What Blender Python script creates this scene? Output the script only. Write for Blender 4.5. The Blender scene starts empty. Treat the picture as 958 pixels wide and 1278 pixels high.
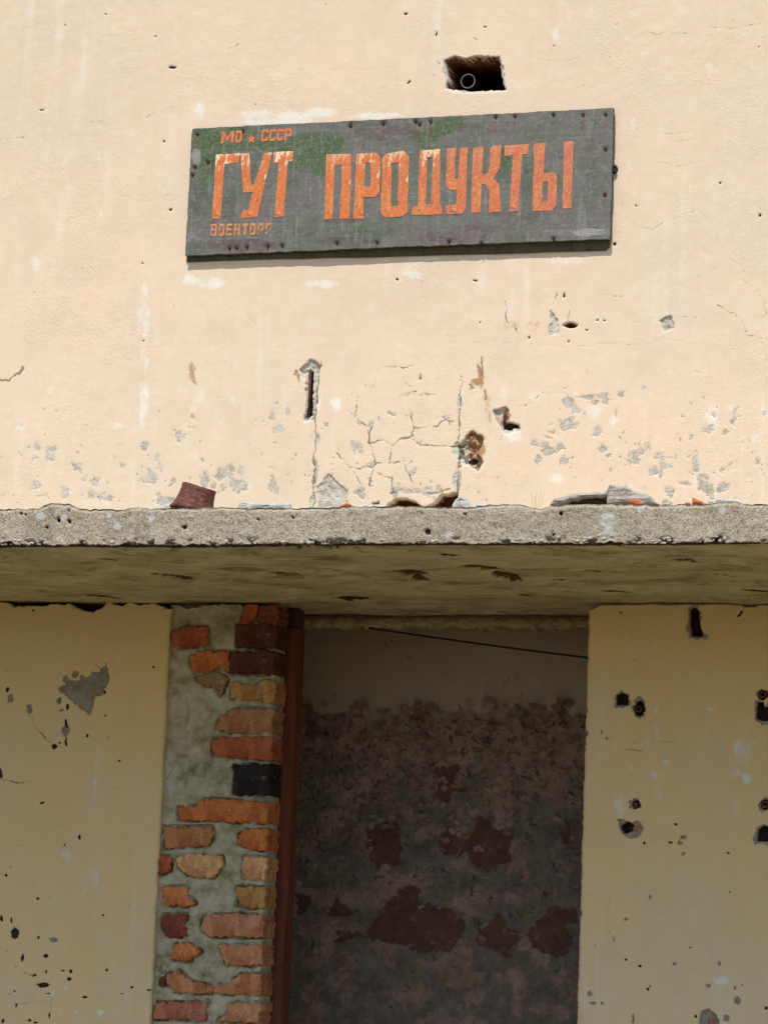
import bpy, bmesh, math, random
import numpy as np
from mathutils import Vector, Matrix
from mathutils.geometry import tessellate_polygon

random.seed(7)
rng = np.random.default_rng(11)
scene = bpy.context.scene
COL = scene.collection

# ------------------------------------------------------------------ camera
# fitted to the photograph's vertical and horizontal edges (photo 958 x 1278 px)
F_PX, PW, PH = 4000.0, 958.0, 1278.0
YAW, PITCH, ROLL = math.radians(17.12), math.radians(8.65), math.radians(2.24)
DIST, EYE = 8.58, 1.60
fwd = Vector((-math.sin(YAW)*math.cos(PITCH), math.cos(YAW)*math.cos(PITCH), math.sin(PITCH)))
r0 = fwd.cross(Vector((0, 0, 1))).normalized()
u0 = r0.cross(fwd)
cr, sr = math.cos(ROLL), math.sin(ROLL)
RIGHT = r0*cr + u0*sr
UP = u0*cr - r0*sr
CAM = Vector((0, 0, EYE + DIST*math.sin(PITCH))) - fwd*DIST
cd = bpy.data.cameras.new('camera')
cam = bpy.data.objects.new('camera', cd)
COL.objects.link(cam)
cd.sensor_fit = 'VERTICAL'
cd.sensor_height = 36.0
cd.lens = F_PX/PH*36.0
cd.clip_start, cd.clip_end = 0.1, 3000
m3 = Matrix((RIGHT, UP, -fwd)).transposed()
cam.matrix_world = Matrix.Translation(CAM) @ m3.to_4x4()
scene.camera = cam

# ------------------------------------------------------------------ sky, sun, exposure
SUN_EL, SUN_AZ = math.radians(58), math.radians(3)      # SUN_AZ: towards -x from the wall's normal
w = bpy.data.worlds.new('World')
scene.world = w
w.use_nodes = True
nt = w.node_tree
sky = nt.nodes.new('ShaderNodeTexSky')
sky.sky_type = 'NISHITA'
sky.sun_disc = False
sky.sun_elevation = SUN_EL
sdir = Vector((-math.sin(SUN_AZ)*math.cos(SUN_EL), -math.cos(SUN_AZ)*math.cos(SUN_EL), math.sin(SUN_EL)))
sky.sun_rotation = math.atan2(sdir.x, sdir.y)
bgn = nt.nodes['Background']
bgn.inputs['Strength'].default_value = 0.15
nt.links.new(sky.outputs[0], bgn.inputs['Color'])
sd = bpy.data.lights.new('sun', 'SUN')
sd.energy = 4.2
sd.angle = math.radians(0.53)
sd.color = (1.0, 0.95, 0.87)
sun = bpy.data.objects.new('sun', sd)
COL.objects.link(sun)
sun.rotation_euler = (-sdir).to_track_quat('-Z', 'Y').to_euler()
sun.location = (0, -6, 9)
vs = scene.view_settings
vs.view_transform = 'Standard'
vs.look = 'None'
vs.exposure = 0.06
vs.gamma = 1.0
vs.use_curve_mapping = False
scene.render.engine = 'CYCLES'
scene.cycles.max_bounces = 10
scene.cycles.diffuse_bounces = 6

# ------------------------------------------------------------------ photo <-> world
def ray(px, py):
    return (fwd*F_PX + RIGHT*(px - PW/2) - UP*(py - PH/2)).normalized()

def P(px, py, y=0.0):
    d = ray(px, py)
    t = (y - CAM.y)/d.y
    return CAM + d*t

def proj(X, Y, Z):
    dx, dy, dz = X - CAM.x, Y - CAM.y, Z - CAM.z
    a = dx*RIGHT.x + dy*RIGHT.y + dz*RIGHT.z
    b = dx*UP.x + dy*UP.y + dz*UP.z
    c = dx*fwd.x + dy*fwd.y + dz*fwd.z
    return PW/2 + F_PX*a/c, PH/2 - F_PX*b/c

ZB = P(479, 751.5).z                                    # underside of the canopy slab at the wall
SP = 1.0
for _ in range(30):                                     # how far the slab stands out
    SP += (proj(0.0, -SP, ZB)[1] - 679.5)/73.0*0.6
ZT = P(479, 632.0, -SP).z                               # slab top
BX0, BX1, BZ1, BD = -5.0, 5.0, 5.7, 6.0                 # the building's box

# ------------------------------------------------------------------ numpy noise
def vnoise(x, y, seed=0):
    xi, yi = np.floor(x).astype(np.int64), np.floor(y).astype(np.int64)
    fx, fy = x - xi, y - yi
    fx, fy = fx*fx*(3 - 2*fx), fy*fy*(3 - 2*fy)
    def h(a, b):
        n = (a*374761393 + b*668265263 + seed*1442695041) & 0xffffffff
        n = ((n ^ (n >> 13))*1274126177) & 0xffffffff
        return ((n ^ (n >> 16)) & 0xffff)/65535.0
    return ((h(xi, yi)*(1 - fx) + h(xi + 1, yi)*fx)*(1 - fy) + (h(xi, yi + 1)*(1 - fx) + h(xi + 1, yi + 1)*fx)*fy)*2 - 1

def fbm(x, y, seed=0, octs=4):
    s, a, t = 0, 1.0, 0
    for k in range(octs):
        s = s + a*vnoise(x*2**k + 17.3*k, y*2**k + 5.1*k, seed + k*13)
        t += a
        a *= 0.55
    return s/t

def sstep(a, b, x):
    t = np.clip((x - a)/(b - a), 0, 1)
    return t*t*(3 - 2*t)

# ------------------------------------------------------------------ object helpers
WLOC = {}

def link(o, parent, origin):
    COL.objects.link(o)
    origin = Vector(origin)
    if parent is not None:
        o.parent = parent
        o.location = origin - WLOC[parent.name]
    else:
        o.location = origin
    WLOC[o.name] = origin
    return o

def tag(o, label=None, cat=None, group=None, kind=None):
    if label: o['label'] = label
    if cat: o['category'] = cat
    if group: o['group'] = group
    if kind: o['kind'] = kind
    return o

def empty(name, origin):
    o = bpy.data.objects.new(name, None)
    o.empty_display_size = 0.1
    return link(o, None, origin)

def mesh(name, verts, faces, mat, parent=None, origin=(0, 0, 0), smooth=False, attrs=None):
    verts = np.asarray(verts, dtype=np.float64) - np.array(origin, dtype=np.float64)
    me = bpy.data.meshes.new(name)
    if isinstance(faces, np.ndarray) and faces.ndim == 2:
        n, k = faces.shape
        me.vertices.add(len(verts))
        me.vertices.foreach_set('co', verts.astype(np.float32).ravel())
        me.loops.add(n*k)
        me.loops.foreach_set('vertex_index', faces.astype(np.int32).ravel())
        me.polygons.add(n)
        me.polygons.foreach_set('loop_start', np.arange(0, n*k, k, dtype=np.int32))
        me.update(calc_edges=True)
    else:
        me.from_pydata([tuple(v) for v in verts], [], [tuple(f) for f in faces])
        me.update()
    if smooth:
        me.polygons.foreach_set('use_smooth', np.ones(len(me.polygons), dtype=bool))
    for k, v in (attrs or {}).items():
        a = me.attributes.new(k, 'FLOAT', 'POINT')
        a.data.foreach_set('value', np.asarray(v, dtype=np.float32).ravel())
    me.materials.append(mat)
    o = bpy.data.objects.new(name, me)
    return link(o, parent, origin)

def grid_faces(nr, nc, flip=False):
    i = np.arange(nr*nc).reshape(nr, nc)
    a, b, c, d = i[:-1, :-1].ravel(), i[:-1, 1:].ravel(), i[1:, 1:].ravel(), i[1:, :-1].ravel()
    return np.stack([a, d, c, b] if flip else [a, b, c, d], 1)

def box_vf(x0, x1, y0, y1, z0, z1):
    v = [(x, y, z) for x in (x0, x1) for y in (y0, y1) for z in (z0, z1)]
    f = [(0, 1, 3, 2), (4, 6, 7, 5), (0, 4, 5, 1), (2, 3, 7, 6), (0, 2, 6, 4), (1, 5, 7, 3)]
    return v, f

def box(name, b, mat, parent=None, origin=None):
    v, f = box_vf(*b)
    return mesh(name, v, f, mat, parent, origin or (b[0], b[2], b[4]))

# ------------------------------------------------------------------ materials
class NT:
    def __init__(s, name):
        s.m = bpy.data.materials.new(name)
        s.m.use_nodes = True
        s.t = s.m.node_tree
        s.b = s.t.nodes['Principled BSDF']
        s.b.inputs['Specular IOR Level'].default_value = 0.25
        s.co = s.t.nodes.new('ShaderNodeTexCoord').outputs['Object']
    def L(s, a, b): s.t.links.new(a, b)
    def put(s, sock, v):
        if isinstance(v, bpy.types.NodeSocket): s.L(v, sock)
        elif v is not None: sock.default_value = v
    def noise(s, scale, detail=4, rough=0.6, vec=None, stretch=None, dist=0.0):
        n = s.t.nodes.new('ShaderNodeTexNoise')
        n.inputs['Scale'].default_value = scale
        n.inputs['Detail'].default_value = detail
        n.inputs['Roughness'].default_value = rough
        n.inputs['Distortion'].default_value = dist
        v = vec or s.co
        if stretch:
            mp = s.t.nodes.new('ShaderNodeMapping')
            mp.inputs['Scale'].default_value = stretch
            s.L(v, mp.inputs['Vector'])
            v = mp.outputs[0]
        s.L(v, n.inputs['Vector'])
        return n.outputs['Fac']
    def voro(s, scale, out='Distance', feature='F1', stretch=None):
        n = s.t.nodes.new('ShaderNodeTexVoronoi')
        n.feature = feature
        n.inputs['Scale'].default_value = scale
        v = s.co
        if stretch:
            mp = s.t.nodes.new('ShaderNodeMapping')
            mp.inputs['Scale'].default_value = stretch
            s.L(v, mp.inputs['Vector'])
            v = mp.outputs[0]
        s.L(v, n.inputs['Vector'])
        return n.outputs[out]
    def attr(s, name):
        n = s.t.nodes.new('ShaderNodeAttribute')
        n.attribute_name = name
        return n.outputs['Fac']
    def math(s, op, a, b=None, c=None, clamp=False):
        n = s.t.nodes.new('ShaderNodeMath')
        n.operation = op
        n.use_clamp = clamp
        for i, v in enumerate((a, b, c)):
            if v is not None: s.put(n.inputs[i], v)
        return n.outputs[0]
    def ramp(s, fac, lo, hi, a=0.0, b=1.0):
        n = s.t.nodes.new('ShaderNodeMapRange')
        n.interpolation_type = 'SMOOTHSTEP'
        s.L(fac, n.inputs['Value'])
        n.inputs['From Min'].default_value = lo
        n.inputs['From Max'].default_value = hi
        n.inputs['To Min'].default_value = a
        n.inputs['To Max'].default_value = b
        return n.outputs[0]
    def mix(s, fac, a, b, mode='MIX'):
        n = s.t.nodes.new('ShaderNodeMix')
        n.data_type = 'RGBA'
        n.blend_type = mode
        s.put(n.inputs[0], fac)
        for sock, v in ((n.inputs[6], a), (n.inputs[7], b)):
            s.put(sock, v if isinstance(v, bpy.types.NodeSocket) else (*v[:3], 1.0))
        return n.outputs[2]
    def cramp(s, fac, stops):
        n = s.t.nodes.new('ShaderNodeValToRGB')
        e = n.color_ramp.elements
        e[0].position, e[0].color = stops[0][0], (*stops[0][1], 1)
        e[1].position, e[1].color = stops[-1][0], (*stops[-1][1], 1)
        for p, c in stops[1:-1]:
            k = e.new(p)
            k.color = (*c, 1)
        s.L(fac, n.inputs[0])
        return n.outputs[0]
    def bump(s, h, strength=0.3, dist=0.004, prev=None):
        n = s.t.nodes.new('ShaderNodeBump')
        n.inputs['Strength'].default_value = strength
        n.inputs['Distance'].default_value = dist
        s.L(h, n.inputs['Height'])
        if prev: s.L(prev, n.inputs['Normal'])
        return n.outputs[0]
    def done(s, col, rough=0.85, normal=None, metal=0.0):
        s.put(s.b.inputs['Base Color'], col if isinstance(col, bpy.types.NodeSocket) else (*col, 1))
        s.put(s.b.inputs['Roughness'], rough)
        s.b.inputs['Metallic'].default_value = metal
        if normal: s.L(normal, s.b.inputs['Normal'])
        return s.m

def plaster_material(name, paint, paint2, white, rt=1.0, wa=0.72):
    n = NT(name)
    big = n.noise(1.6, 5, 0.6)
    mid = n.noise(9, 5, 0.65)
    fine = n.noise(160, 3, 0.6)
    streak = n.noise(1.0, 4, 0.6, stretch=(22, 22, 1.6))
    trowel = n.noise(1.0, 4, 0.6, stretch=(7, 7, 17), dist=1.5)
    c = n.mix(n.ramp(big, 0.35, 0.66), paint, paint2)
    c = n.mix(n.ramp(n.noise(0.9, 3, 0.6), 0.42, 0.62, 0, 0.7), c, tuple(x*y for x, y in zip(paint, (1.04, 0.985, 0.98))))
    c = n.mix(n.ramp(n.noise(2.4, 4, 0.7), 0.50, 0.66, 0, 0.6), c, tuple(x*y for x, y in zip(paint2, (0.95, 0.945, 0.95))))
    c = n.mix(n.ramp(mid, 0.45, 0.75, 0, 0.45), c, tuple(x*0.93 for x in paint2))
    c = n.mix(n.math('MULTIPLY', n.ramp(streak, 0.5, 0.75, 0, 0.40), n.ramp(n.noise(2.3, 3, 0.6), 0.45, 0.62)), c, white)
    c = n.mix(n.ramp(n.noise(28, 6, 0.75), 0.48, 0.75, 0, 0.30), c, white)
    c = n.mix(n.ramp(n.noise(4.2, 6, 0.75), 0.5, 0.72, 0, 0.30), c, tuple(x*y for x, y in zip(paint, (0.92, 0.84, 0.74))))
    c = n.mix(n.ramp(trowel, 0.58, 0.72, 0, 0.10), c, tuple(x*0.90 for x in paint))
    ragged = n.noise(85, 4, 0.7)
    rg = n.math('ADD', n.math('MULTIPLY_ADD', ragged, 0.9, -0.45), n.math('MULTIPLY_ADD', n.noise(260, 3, 0.7), 0.6, -0.3))
    wn = n.math('MULTIPLY_ADD', n.noise(40, 5, 0.75, stretch=(1, 1, 0.45)), 1.5, -0.75)
    wh = n.ramp(n.math('ADD', n.attr('white'), n.math('ADD', wn, n.math('MULTIPLY', rg, 0.35))), 0.30, 0.95)
    c = n.mix(n.math('MULTIPLY', wh, wa), c, white)
    # bared grey render under the paint
    ren = n.cramp(n.noise(60, 4, 0.7), [(0.25, (0.23*rt, 0.20*rt, 0.155*rt)), (0.5, (0.43*rt, 0.395*rt, 0.325*rt)), (0.75, (0.58*rt, 0.55*rt, 0.48*rt))])
    ren = n.mix(n.ramp(n.noise(11, 3, 0.6), 0.42, 0.62, 0, 0.6), ren, (0.62*rt, 0.60*rt, 0.55*rt))
    ch = n.ramp(n.math('ADD', n.attr('chip'), rg), 0.40, 0.62)
    c = n.mix(ch, c, ren)
    ru = n.ramp(n.math('ADD', n.attr('rust'), wn), 0.3, 0.8)
    c = n.mix(n.math('MULTIPLY', ru, 0.85), c, n.mix(n.ramp(fine, 0.4, 0.65), (0.40, 0.20, 0.085), (0.24, 0.12, 0.055)))
    br = n.ramp(n.math('ADD', n.attr('brick'), rg), 0.42, 0.58)
    c = n.mix(br, c, n.mix(n.ramp(mid, 0.3, 0.7), (0.13, 0.035, 0.022), (0.23, 0.075, 0.04)))
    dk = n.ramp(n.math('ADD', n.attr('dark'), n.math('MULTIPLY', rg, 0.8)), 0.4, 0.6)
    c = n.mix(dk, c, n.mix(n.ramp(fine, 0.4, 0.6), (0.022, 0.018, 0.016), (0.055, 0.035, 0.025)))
    ck = n.ramp(n.math('ADD', n.attr('crack'), n.math('MULTIPLY', rg, 0.9)), 0.3, 0.75)
    c = n.mix(n.math('MULTIPLY', ck, 0.8), c, (0.16, 0.12, 0.08))
    dirt = n.math('MULTIPLY', n.ramp(n.noise(1.0, 5, 0.7, stretch=(34, 34, 2.0)), 0.53, 0.72, 0, 0.5), n.ramp(n.noise(1.9, 4, 0.65), 0.48, 0.66))
    c = n.mix(dirt, c, tuple(x*y for x, y in zip(paint, (0.84, 0.77, 0.66))))
    # scattered flyspecks
    sp = n.voro(26)
    spk = n.math('MULTIPLY', n.ramp(sp, 0.05, 0.09, 1, 0), n.ramp(n.noise(7, 2), 0.55, 0.62))
    c = n.mix(n.math('MULTIPLY', spk, 0.55), c, (0.25, 0.19, 0.13))
    h = n.math('ADD', n.math('MULTIPLY', trowel, 0.18), n.math('ADD', n.math('MULTIPLY', mid, 0.8), n.math('MULTIPLY', fine, 0.16)))
    b = n.bump(h, 0.5, 0.005)
    b = n.bump(n.math('MULTIPLY', n.noise(120, 4, 0.7), n.ramp(n.noise(2.8, 4, 0.6), 0.46, 0.64)), 0.45, 0.004, b)
    b = n.bump(n.math('MULTIPLY', n.noise(230, 2, 0.5), ch), 0.7, 0.004, b)
    return n.done(c, 0.9, b)

M = {}
M['paint'] = plaster_material('cream_painted_plaster', (0.695, 0.56, 0.41), (0.66, 0.54, 0.40), (0.76, 0.735, 0.665))
M['paint_low'] = plaster_material('ochre_painted_plaster', (0.70, 0.54, 0.28), (0.67, 0.56, 0.365), (0.68, 0.70, 0.69), 0.60, 0.92)

def simple(name, stops, scale, rough=0.85, bs=0.5, bd=0.004, detail=5, stretch=None, bscale=None):
    n = NT(name)
    f = n.noise(scale, detail, 0.65, stretch=stretch)
    c = n.cramp(f, stops)
    h = n.noise(bscale or scale*3, 4, 0.65, stretch=stretch)
    return n.done(c, rough, n.bump(h, bs, bd))

# canopy concrete: gravelly front, board-marked soffit
def slab_material():
    n = NT('canopy_concrete')
    g = n.noise(1.0, 5, 0.7, stretch=(300, 300, 300))
    pebble = n.voro(330, 'Color')
    sep = n.t.nodes.new('ShaderNodeSeparateColor')
    n.L(pebble, sep.inputs[0])
    c = n.cramp(n.noise(9, 5, 0.7), [(0.3, (0.40, 0.335, 0.23)), (0.5, (0.52, 0.445, 0.325)), (0.7, (0.60, 0.535, 0.425))])
    c = n.mix(n.ramp(g, 0.45, 0.66, 0, 0.5), c, (0.22, 0.18, 0.125))
    c = n.mix(n.ramp(n.noise(1.0, 5, 0.7, stretch=(11, 11, 2.5)), 0.5, 0.68, 0, 0.5), c, (0.30, 0.25, 0.165))
    c = n.mix(n.ramp(n.noise(6, 5, 0.7), 0.54, 0.68, 0, 0.4), c, (0.60, 0.57, 0.49))
    c = n.mix(n.ramp(n.noise(34, 4, 0.75), 0.5, 0.72, 0, 0.4), c, (0.27, 0.225, 0.15))
    c = n.mix(n.math('MULTIPLY', n.ramp(sep.outputs[0], 0.66, 0.85), 0.5), c, (0.66, 0.63, 0.56))
    c = n.mix(n.math('MULTIPLY', n.ramp(sep.outputs[1], 0.8, 0.9), 0.6), c, (0.11, 0.09, 0.065))
    c = n.mix(n.math('MULTIPLY', n.ramp(sep.outputs[2], 0.93, 0.97), 0.35), c, (0.45, 0.27, 0.12))
    wn = n.math('MULTIPLY_ADD', n.noise(90, 4, 0.7), 0.9, -0.45)
    wh = n.ramp(n.math('ADD', n.attr('white'), wn), 0.4, 0.65)
    c = n.mix(n.math('MULTIPLY', wh, 0.8), c, (0.62, 0.63, 0.62))
    # soffit
    s1 = n.noise(1.0, 6, 0.68, stretch=(4.2, 6.0, 3), dist=0.7)
    s2 = n.noise(1.0, 5, 0.7, stretch=(13, 17, 5), dist=0.6)
    s3 = n.noise(1.0, 3, 0.6, stretch=(1.2, 1.7, 1))
    so = n.cramp(s1, [(0.3, (0.19, 0.165, 0.105)), (0.46, (0.43, 0.385, 0.265)), (0.58, (0.54, 0.49, 0.36)), (0.75, (0.66, 0.62, 0.51))])
    so = n.mix(n.ramp(s2, 0.52, 0.70, 0, 0.7), so, (0.17, 0.135, 0.075))
    so = n.mix(n.ramp(s3, 0.5, 0.68, 0, 0.5), so, (0.34, 0.34, 0.18))
    s4 = n.noise(1.0, 6, 0.78, stretch=(7, 8, 3), dist=0.8)
    so = n.mix(n.ramp(s4, 0.54, 0.62, 0, 0.6), so, (0.60, 0.56, 0.43))
    so = n.mix(n.ramp(s4, 0.36, 0.44, 0.65, 0), so, (0.19, 0.155, 0.09))
    ru = n.ramp(n.math('ADD', n.attr('rust'), n.math('MULTIPLY_ADD', n.noise(1.0, 4, 0.7, stretch=(20, 45, 20)), 0.9, -0.45)), 0.35, 0.6)
    so = n.mix(ru, so, (0.10, 0.045, 0.022))
    c = n.mix(n.attr('soffit'), c, so)
    dk = n.ramp(n.math('ADD', n.attr('dark'), n.math('MULTIPLY_ADD', n.noise(45, 4, 0.7), 0.8, -0.4)), 0.4, 0.6)
    c = n.mix(dk, c, (0.035, 0.026, 0.016))
    front = n.math('SUBTRACT', 1.0, n.attr('soffit'))
    b = n.bump(n.math('MULTIPLY', n.math('ADD', g, n.math('MULTIPLY', sep.outputs[0], 0.5)), front), 0.9, 0.006)
    b = n.bump(n.math('MULTIPLY', n.math('ADD', s2, n.math('MULTIPLY', s1, 1.3)), n.attr('soffit')), 0.7, 0.012, b)
    return n.done(c, 0.92, b)
M['slab'] = slab_material()

M['mortar'] = simple('smeared_mortar', [(0.28, (0.13, 0.12, 0.065)), (0.40, (0.30, 0.285, 0.18)), (0.52, (0.44, 0.415, 0.30)), (0.72, (0.58, 0.55, 0.45))], 22, 0.95, 1.0, 0.010, detail=7, bscale=55)

def brick_material():
    n = NT('old_red_brick')
    oi = n.t.nodes.new('ShaderNodeObjectInfo')
    c = oi.outputs['Color']
    sepc = n.t.nodes.new('ShaderNodeSeparateColor')
    n.L(n.voro(34, 'Color', stretch=(1.5, 1.5, 0.8)), sepc.inputs[0])
    c = n.mix(n.ramp(sepc.outputs[0], 0.55, 0.62, 0, 0.55), c, n.mix(1.0, c, (0.62, 0.42, 0.36), 'MULTIPLY'))
    c = n.mix(n.ramp(sepc.outputs[1], 0.62, 0.70, 0, 0.5), c, n.mix(1.0, c, (1.3, 1.5, 1.5), 'MULTIPLY'))
    c = n.mix(n.ramp(n.noise(24, 4, 0.7), 0.5, 0.75, 0, 0.6), c, n.mix(1.0, c, (1.25, 1.7, 1.9), 'MULTIPLY'))
    c = n.mix(n.ramp(n.noise(70, 5, 0.75), 0.54, 0.70, 0, 0.7), c, (0.10, 0.05, 0.03))
    c = n.mix(n.ramp(n.noise(40, 6, 0.8), 0.60, 0.68, 0, 0.8), c, (0.40, 0.37, 0.29))
    c = n.mix(n.ramp(n.voro(60), 0.08, 0.16, 0.6, 0), c, (0.05, 0.03, 0.02))
    b = n.bump(n.noise(38, 6, 0.75), 1.0, 0.012)
    return n.done(c, 0.92, b)
M['brick'] = brick_material()

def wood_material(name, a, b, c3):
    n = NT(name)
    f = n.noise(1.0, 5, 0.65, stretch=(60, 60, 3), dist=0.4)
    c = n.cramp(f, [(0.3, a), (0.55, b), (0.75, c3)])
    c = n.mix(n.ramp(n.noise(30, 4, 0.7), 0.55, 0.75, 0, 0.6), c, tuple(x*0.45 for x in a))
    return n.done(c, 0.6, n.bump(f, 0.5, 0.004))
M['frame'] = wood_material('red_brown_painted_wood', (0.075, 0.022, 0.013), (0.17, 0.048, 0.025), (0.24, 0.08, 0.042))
M['wood_shade'] = wood_material('old_wood_gap_shade', (0.03, 0.02, 0.014), (0.06, 0.042, 0.028), (0.09, 0.065, 0.042))  # old wood of the post, also the shadow filler under the concrete piece
M['lip'] = simple('broken_plaster_edge', [(0.3, (0.30, 0.22, 0.12)), (0.5, (0.52, 0.42, 0.27)), (0.65, (0.60, 0.52, 0.38)), (0.8, (0.36, 0.17, 0.09))], 45, 0.95, 1.0, 0.012, stretch=(1, 1, 2.2), detail=6)

def inside_material():
    n = NT('peeling_vestibule_paint')
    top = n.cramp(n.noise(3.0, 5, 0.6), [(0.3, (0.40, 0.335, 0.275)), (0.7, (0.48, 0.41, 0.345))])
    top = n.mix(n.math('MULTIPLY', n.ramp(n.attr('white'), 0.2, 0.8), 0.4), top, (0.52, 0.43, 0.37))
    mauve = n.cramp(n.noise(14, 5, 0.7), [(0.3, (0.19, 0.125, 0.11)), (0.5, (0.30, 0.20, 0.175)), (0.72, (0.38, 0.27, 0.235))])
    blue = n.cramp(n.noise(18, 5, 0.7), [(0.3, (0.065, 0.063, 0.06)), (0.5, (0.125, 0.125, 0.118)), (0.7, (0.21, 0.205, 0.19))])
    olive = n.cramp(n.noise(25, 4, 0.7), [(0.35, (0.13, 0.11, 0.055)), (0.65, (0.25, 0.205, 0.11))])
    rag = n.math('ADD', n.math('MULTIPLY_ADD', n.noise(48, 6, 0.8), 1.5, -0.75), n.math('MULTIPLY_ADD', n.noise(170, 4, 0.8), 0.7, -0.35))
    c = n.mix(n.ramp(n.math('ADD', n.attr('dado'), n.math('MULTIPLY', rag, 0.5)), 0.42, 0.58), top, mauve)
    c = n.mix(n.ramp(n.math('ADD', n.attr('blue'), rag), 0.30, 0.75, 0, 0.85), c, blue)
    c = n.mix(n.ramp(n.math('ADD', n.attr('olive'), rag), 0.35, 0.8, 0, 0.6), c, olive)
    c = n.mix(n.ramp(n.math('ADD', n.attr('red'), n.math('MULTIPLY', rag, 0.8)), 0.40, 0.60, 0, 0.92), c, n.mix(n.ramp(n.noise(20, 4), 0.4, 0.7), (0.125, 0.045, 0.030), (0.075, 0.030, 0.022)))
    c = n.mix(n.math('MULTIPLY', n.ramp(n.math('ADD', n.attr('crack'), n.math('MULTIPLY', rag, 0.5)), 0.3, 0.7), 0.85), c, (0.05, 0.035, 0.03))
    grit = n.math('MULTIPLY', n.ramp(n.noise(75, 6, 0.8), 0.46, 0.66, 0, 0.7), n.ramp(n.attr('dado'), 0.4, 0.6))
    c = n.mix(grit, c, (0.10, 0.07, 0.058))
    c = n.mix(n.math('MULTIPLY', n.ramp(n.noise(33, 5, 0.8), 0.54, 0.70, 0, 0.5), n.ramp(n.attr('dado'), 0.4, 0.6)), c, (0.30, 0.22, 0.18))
    h = n.math('ADD', n.noise(60, 5, 0.7), n.math('MULTIPLY', n.noise(12, 4, 0.6), 1.5))
    return n.done(c, 0.75, n.bump(h, 0.5, 0.006))
M['inside'] = inside_material()
M['flake'] = simple('curled_mauve_paint', [(0.3, (0.16, 0.11, 0.095)), (0.5, (0.28, 0.195, 0.17)), (0.7, (0.34, 0.27, 0.235))], 9, 0.7, 0.4, 0.003)
M['plainwall'] = simple('unlit_interior_plaster', [(0.3, (0.26, 0.20, 0.15)), (0.7, (0.34, 0.27, 0.21))], 5)
M['floor'] = simple('dusty_concrete_floor', [(0.3, (0.16, 0.14, 0.11)), (0.7, (0.28, 0.25, 0.20))], 6)
M['roof'] = simple('roofing_felt', [(0.3, (0.04, 0.04, 0.04)), (0.7, (0.09, 0.085, 0.08))], 8)
M['rust'] = simple('rusty_iron', [(0.3, (0.045, 0.020, 0.012)), (0.55, (0.13, 0.05, 0.025)), (0.75, (0.22, 0.10, 0.045))], 60, 0.9, 0.6, 0.002)
M['darkiron'] = simple('blackened_iron_pipe_shade', [(0.3, (0.012, 0.011, 0.011)), (0.7, (0.045, 0.036, 0.032))], 60, 0.8, 0.5, 0.002)
M['steel'] = simple('dull_pipe_metal', [(0.3, (0.42, 0.40, 0.34)), (0.7, (0.66, 0.62, 0.53))], 60, 0.6, 0.3, 0.002)
M['backing_shade'] = wood_material('shade_dark_backing', (0.05, 0.04, 0.022), (0.085, 0.072, 0.04), (0.12, 0.095, 0.06))  # dark olive tone puts the shadow below the sign into the wood
M['cable'] = simple('black_cable_sheath', [(0.3, (0.008, 0.008, 0.01)), (0.7, (0.02, 0.02, 0.024))], 40, 0.55)
M['ceramic'] = simple('maroon_glazed_clay', [(0.25, (0.060, 0.018, 0.014)), (0.5, (0.125, 0.040, 0.028)), (0.72, (0.25, 0.115, 0.080))], 60, 0.6, 0.8, 0.004, stretch=(1, 1, 2.2), bscale=120)
M['chunk'] = simple('broken_concrete', [(0.25, (0.20, 0.175, 0.14)), (0.5, (0.36, 0.33, 0.28)), (0.75, (0.50, 0.48, 0.44))], 40, 0.95, 0.9, 0.006, bscale=120)
M['chunk2'] = simple('pale_mortar_chunk', [(0.25, (0.32, 0.30, 0.26)), (0.5, (0.46, 0.45, 0.41)), (0.75, (0.58, 0.57, 0.53))], 40, 0.95, 0.9, 0.006, bscale=120)
M['tile'] = simple('broken_orange_tile', [(0.3, (0.40, 0.075, 0.025)), (0.7, (0.58, 0.17, 0.07))], 40, 0.85, 0.6, 0.003)
M['pebble'] = simple('bared_aggregate', [(0.3, (0.22, 0.19, 0.15)), (0.5, (0.42, 0.385, 0.32)), (0.75, (0.62, 0.59, 0.52))], 70, 0.85)
M['straw'] = simple('dry_grass', [(0.3, (0.45, 0.36, 0.18)), (0.7, (0.62, 0.52, 0.30))], 50)
def ground_material():
    n = NT('dry_trodden_earth')
    c = n.cramp(n.noise(0.5, 6, 0.65), [(0.3, (0.11, 0.085, 0.042)), (0.55, (0.185, 0.142, 0.07)), (0.75, (0.235, 0.18, 0.095))])
    c = n.mix(n.ramp(n.noise(0.35, 5, 0.7), 0.56, 0.66, 0, 0.7), c, (0.085, 0.095, 0.035))
    return n.done(c, 0.95, n.bump(n.noise(12, 6, 0.7), 0.6, 0.03))
M['ground'] = ground_material()

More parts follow.
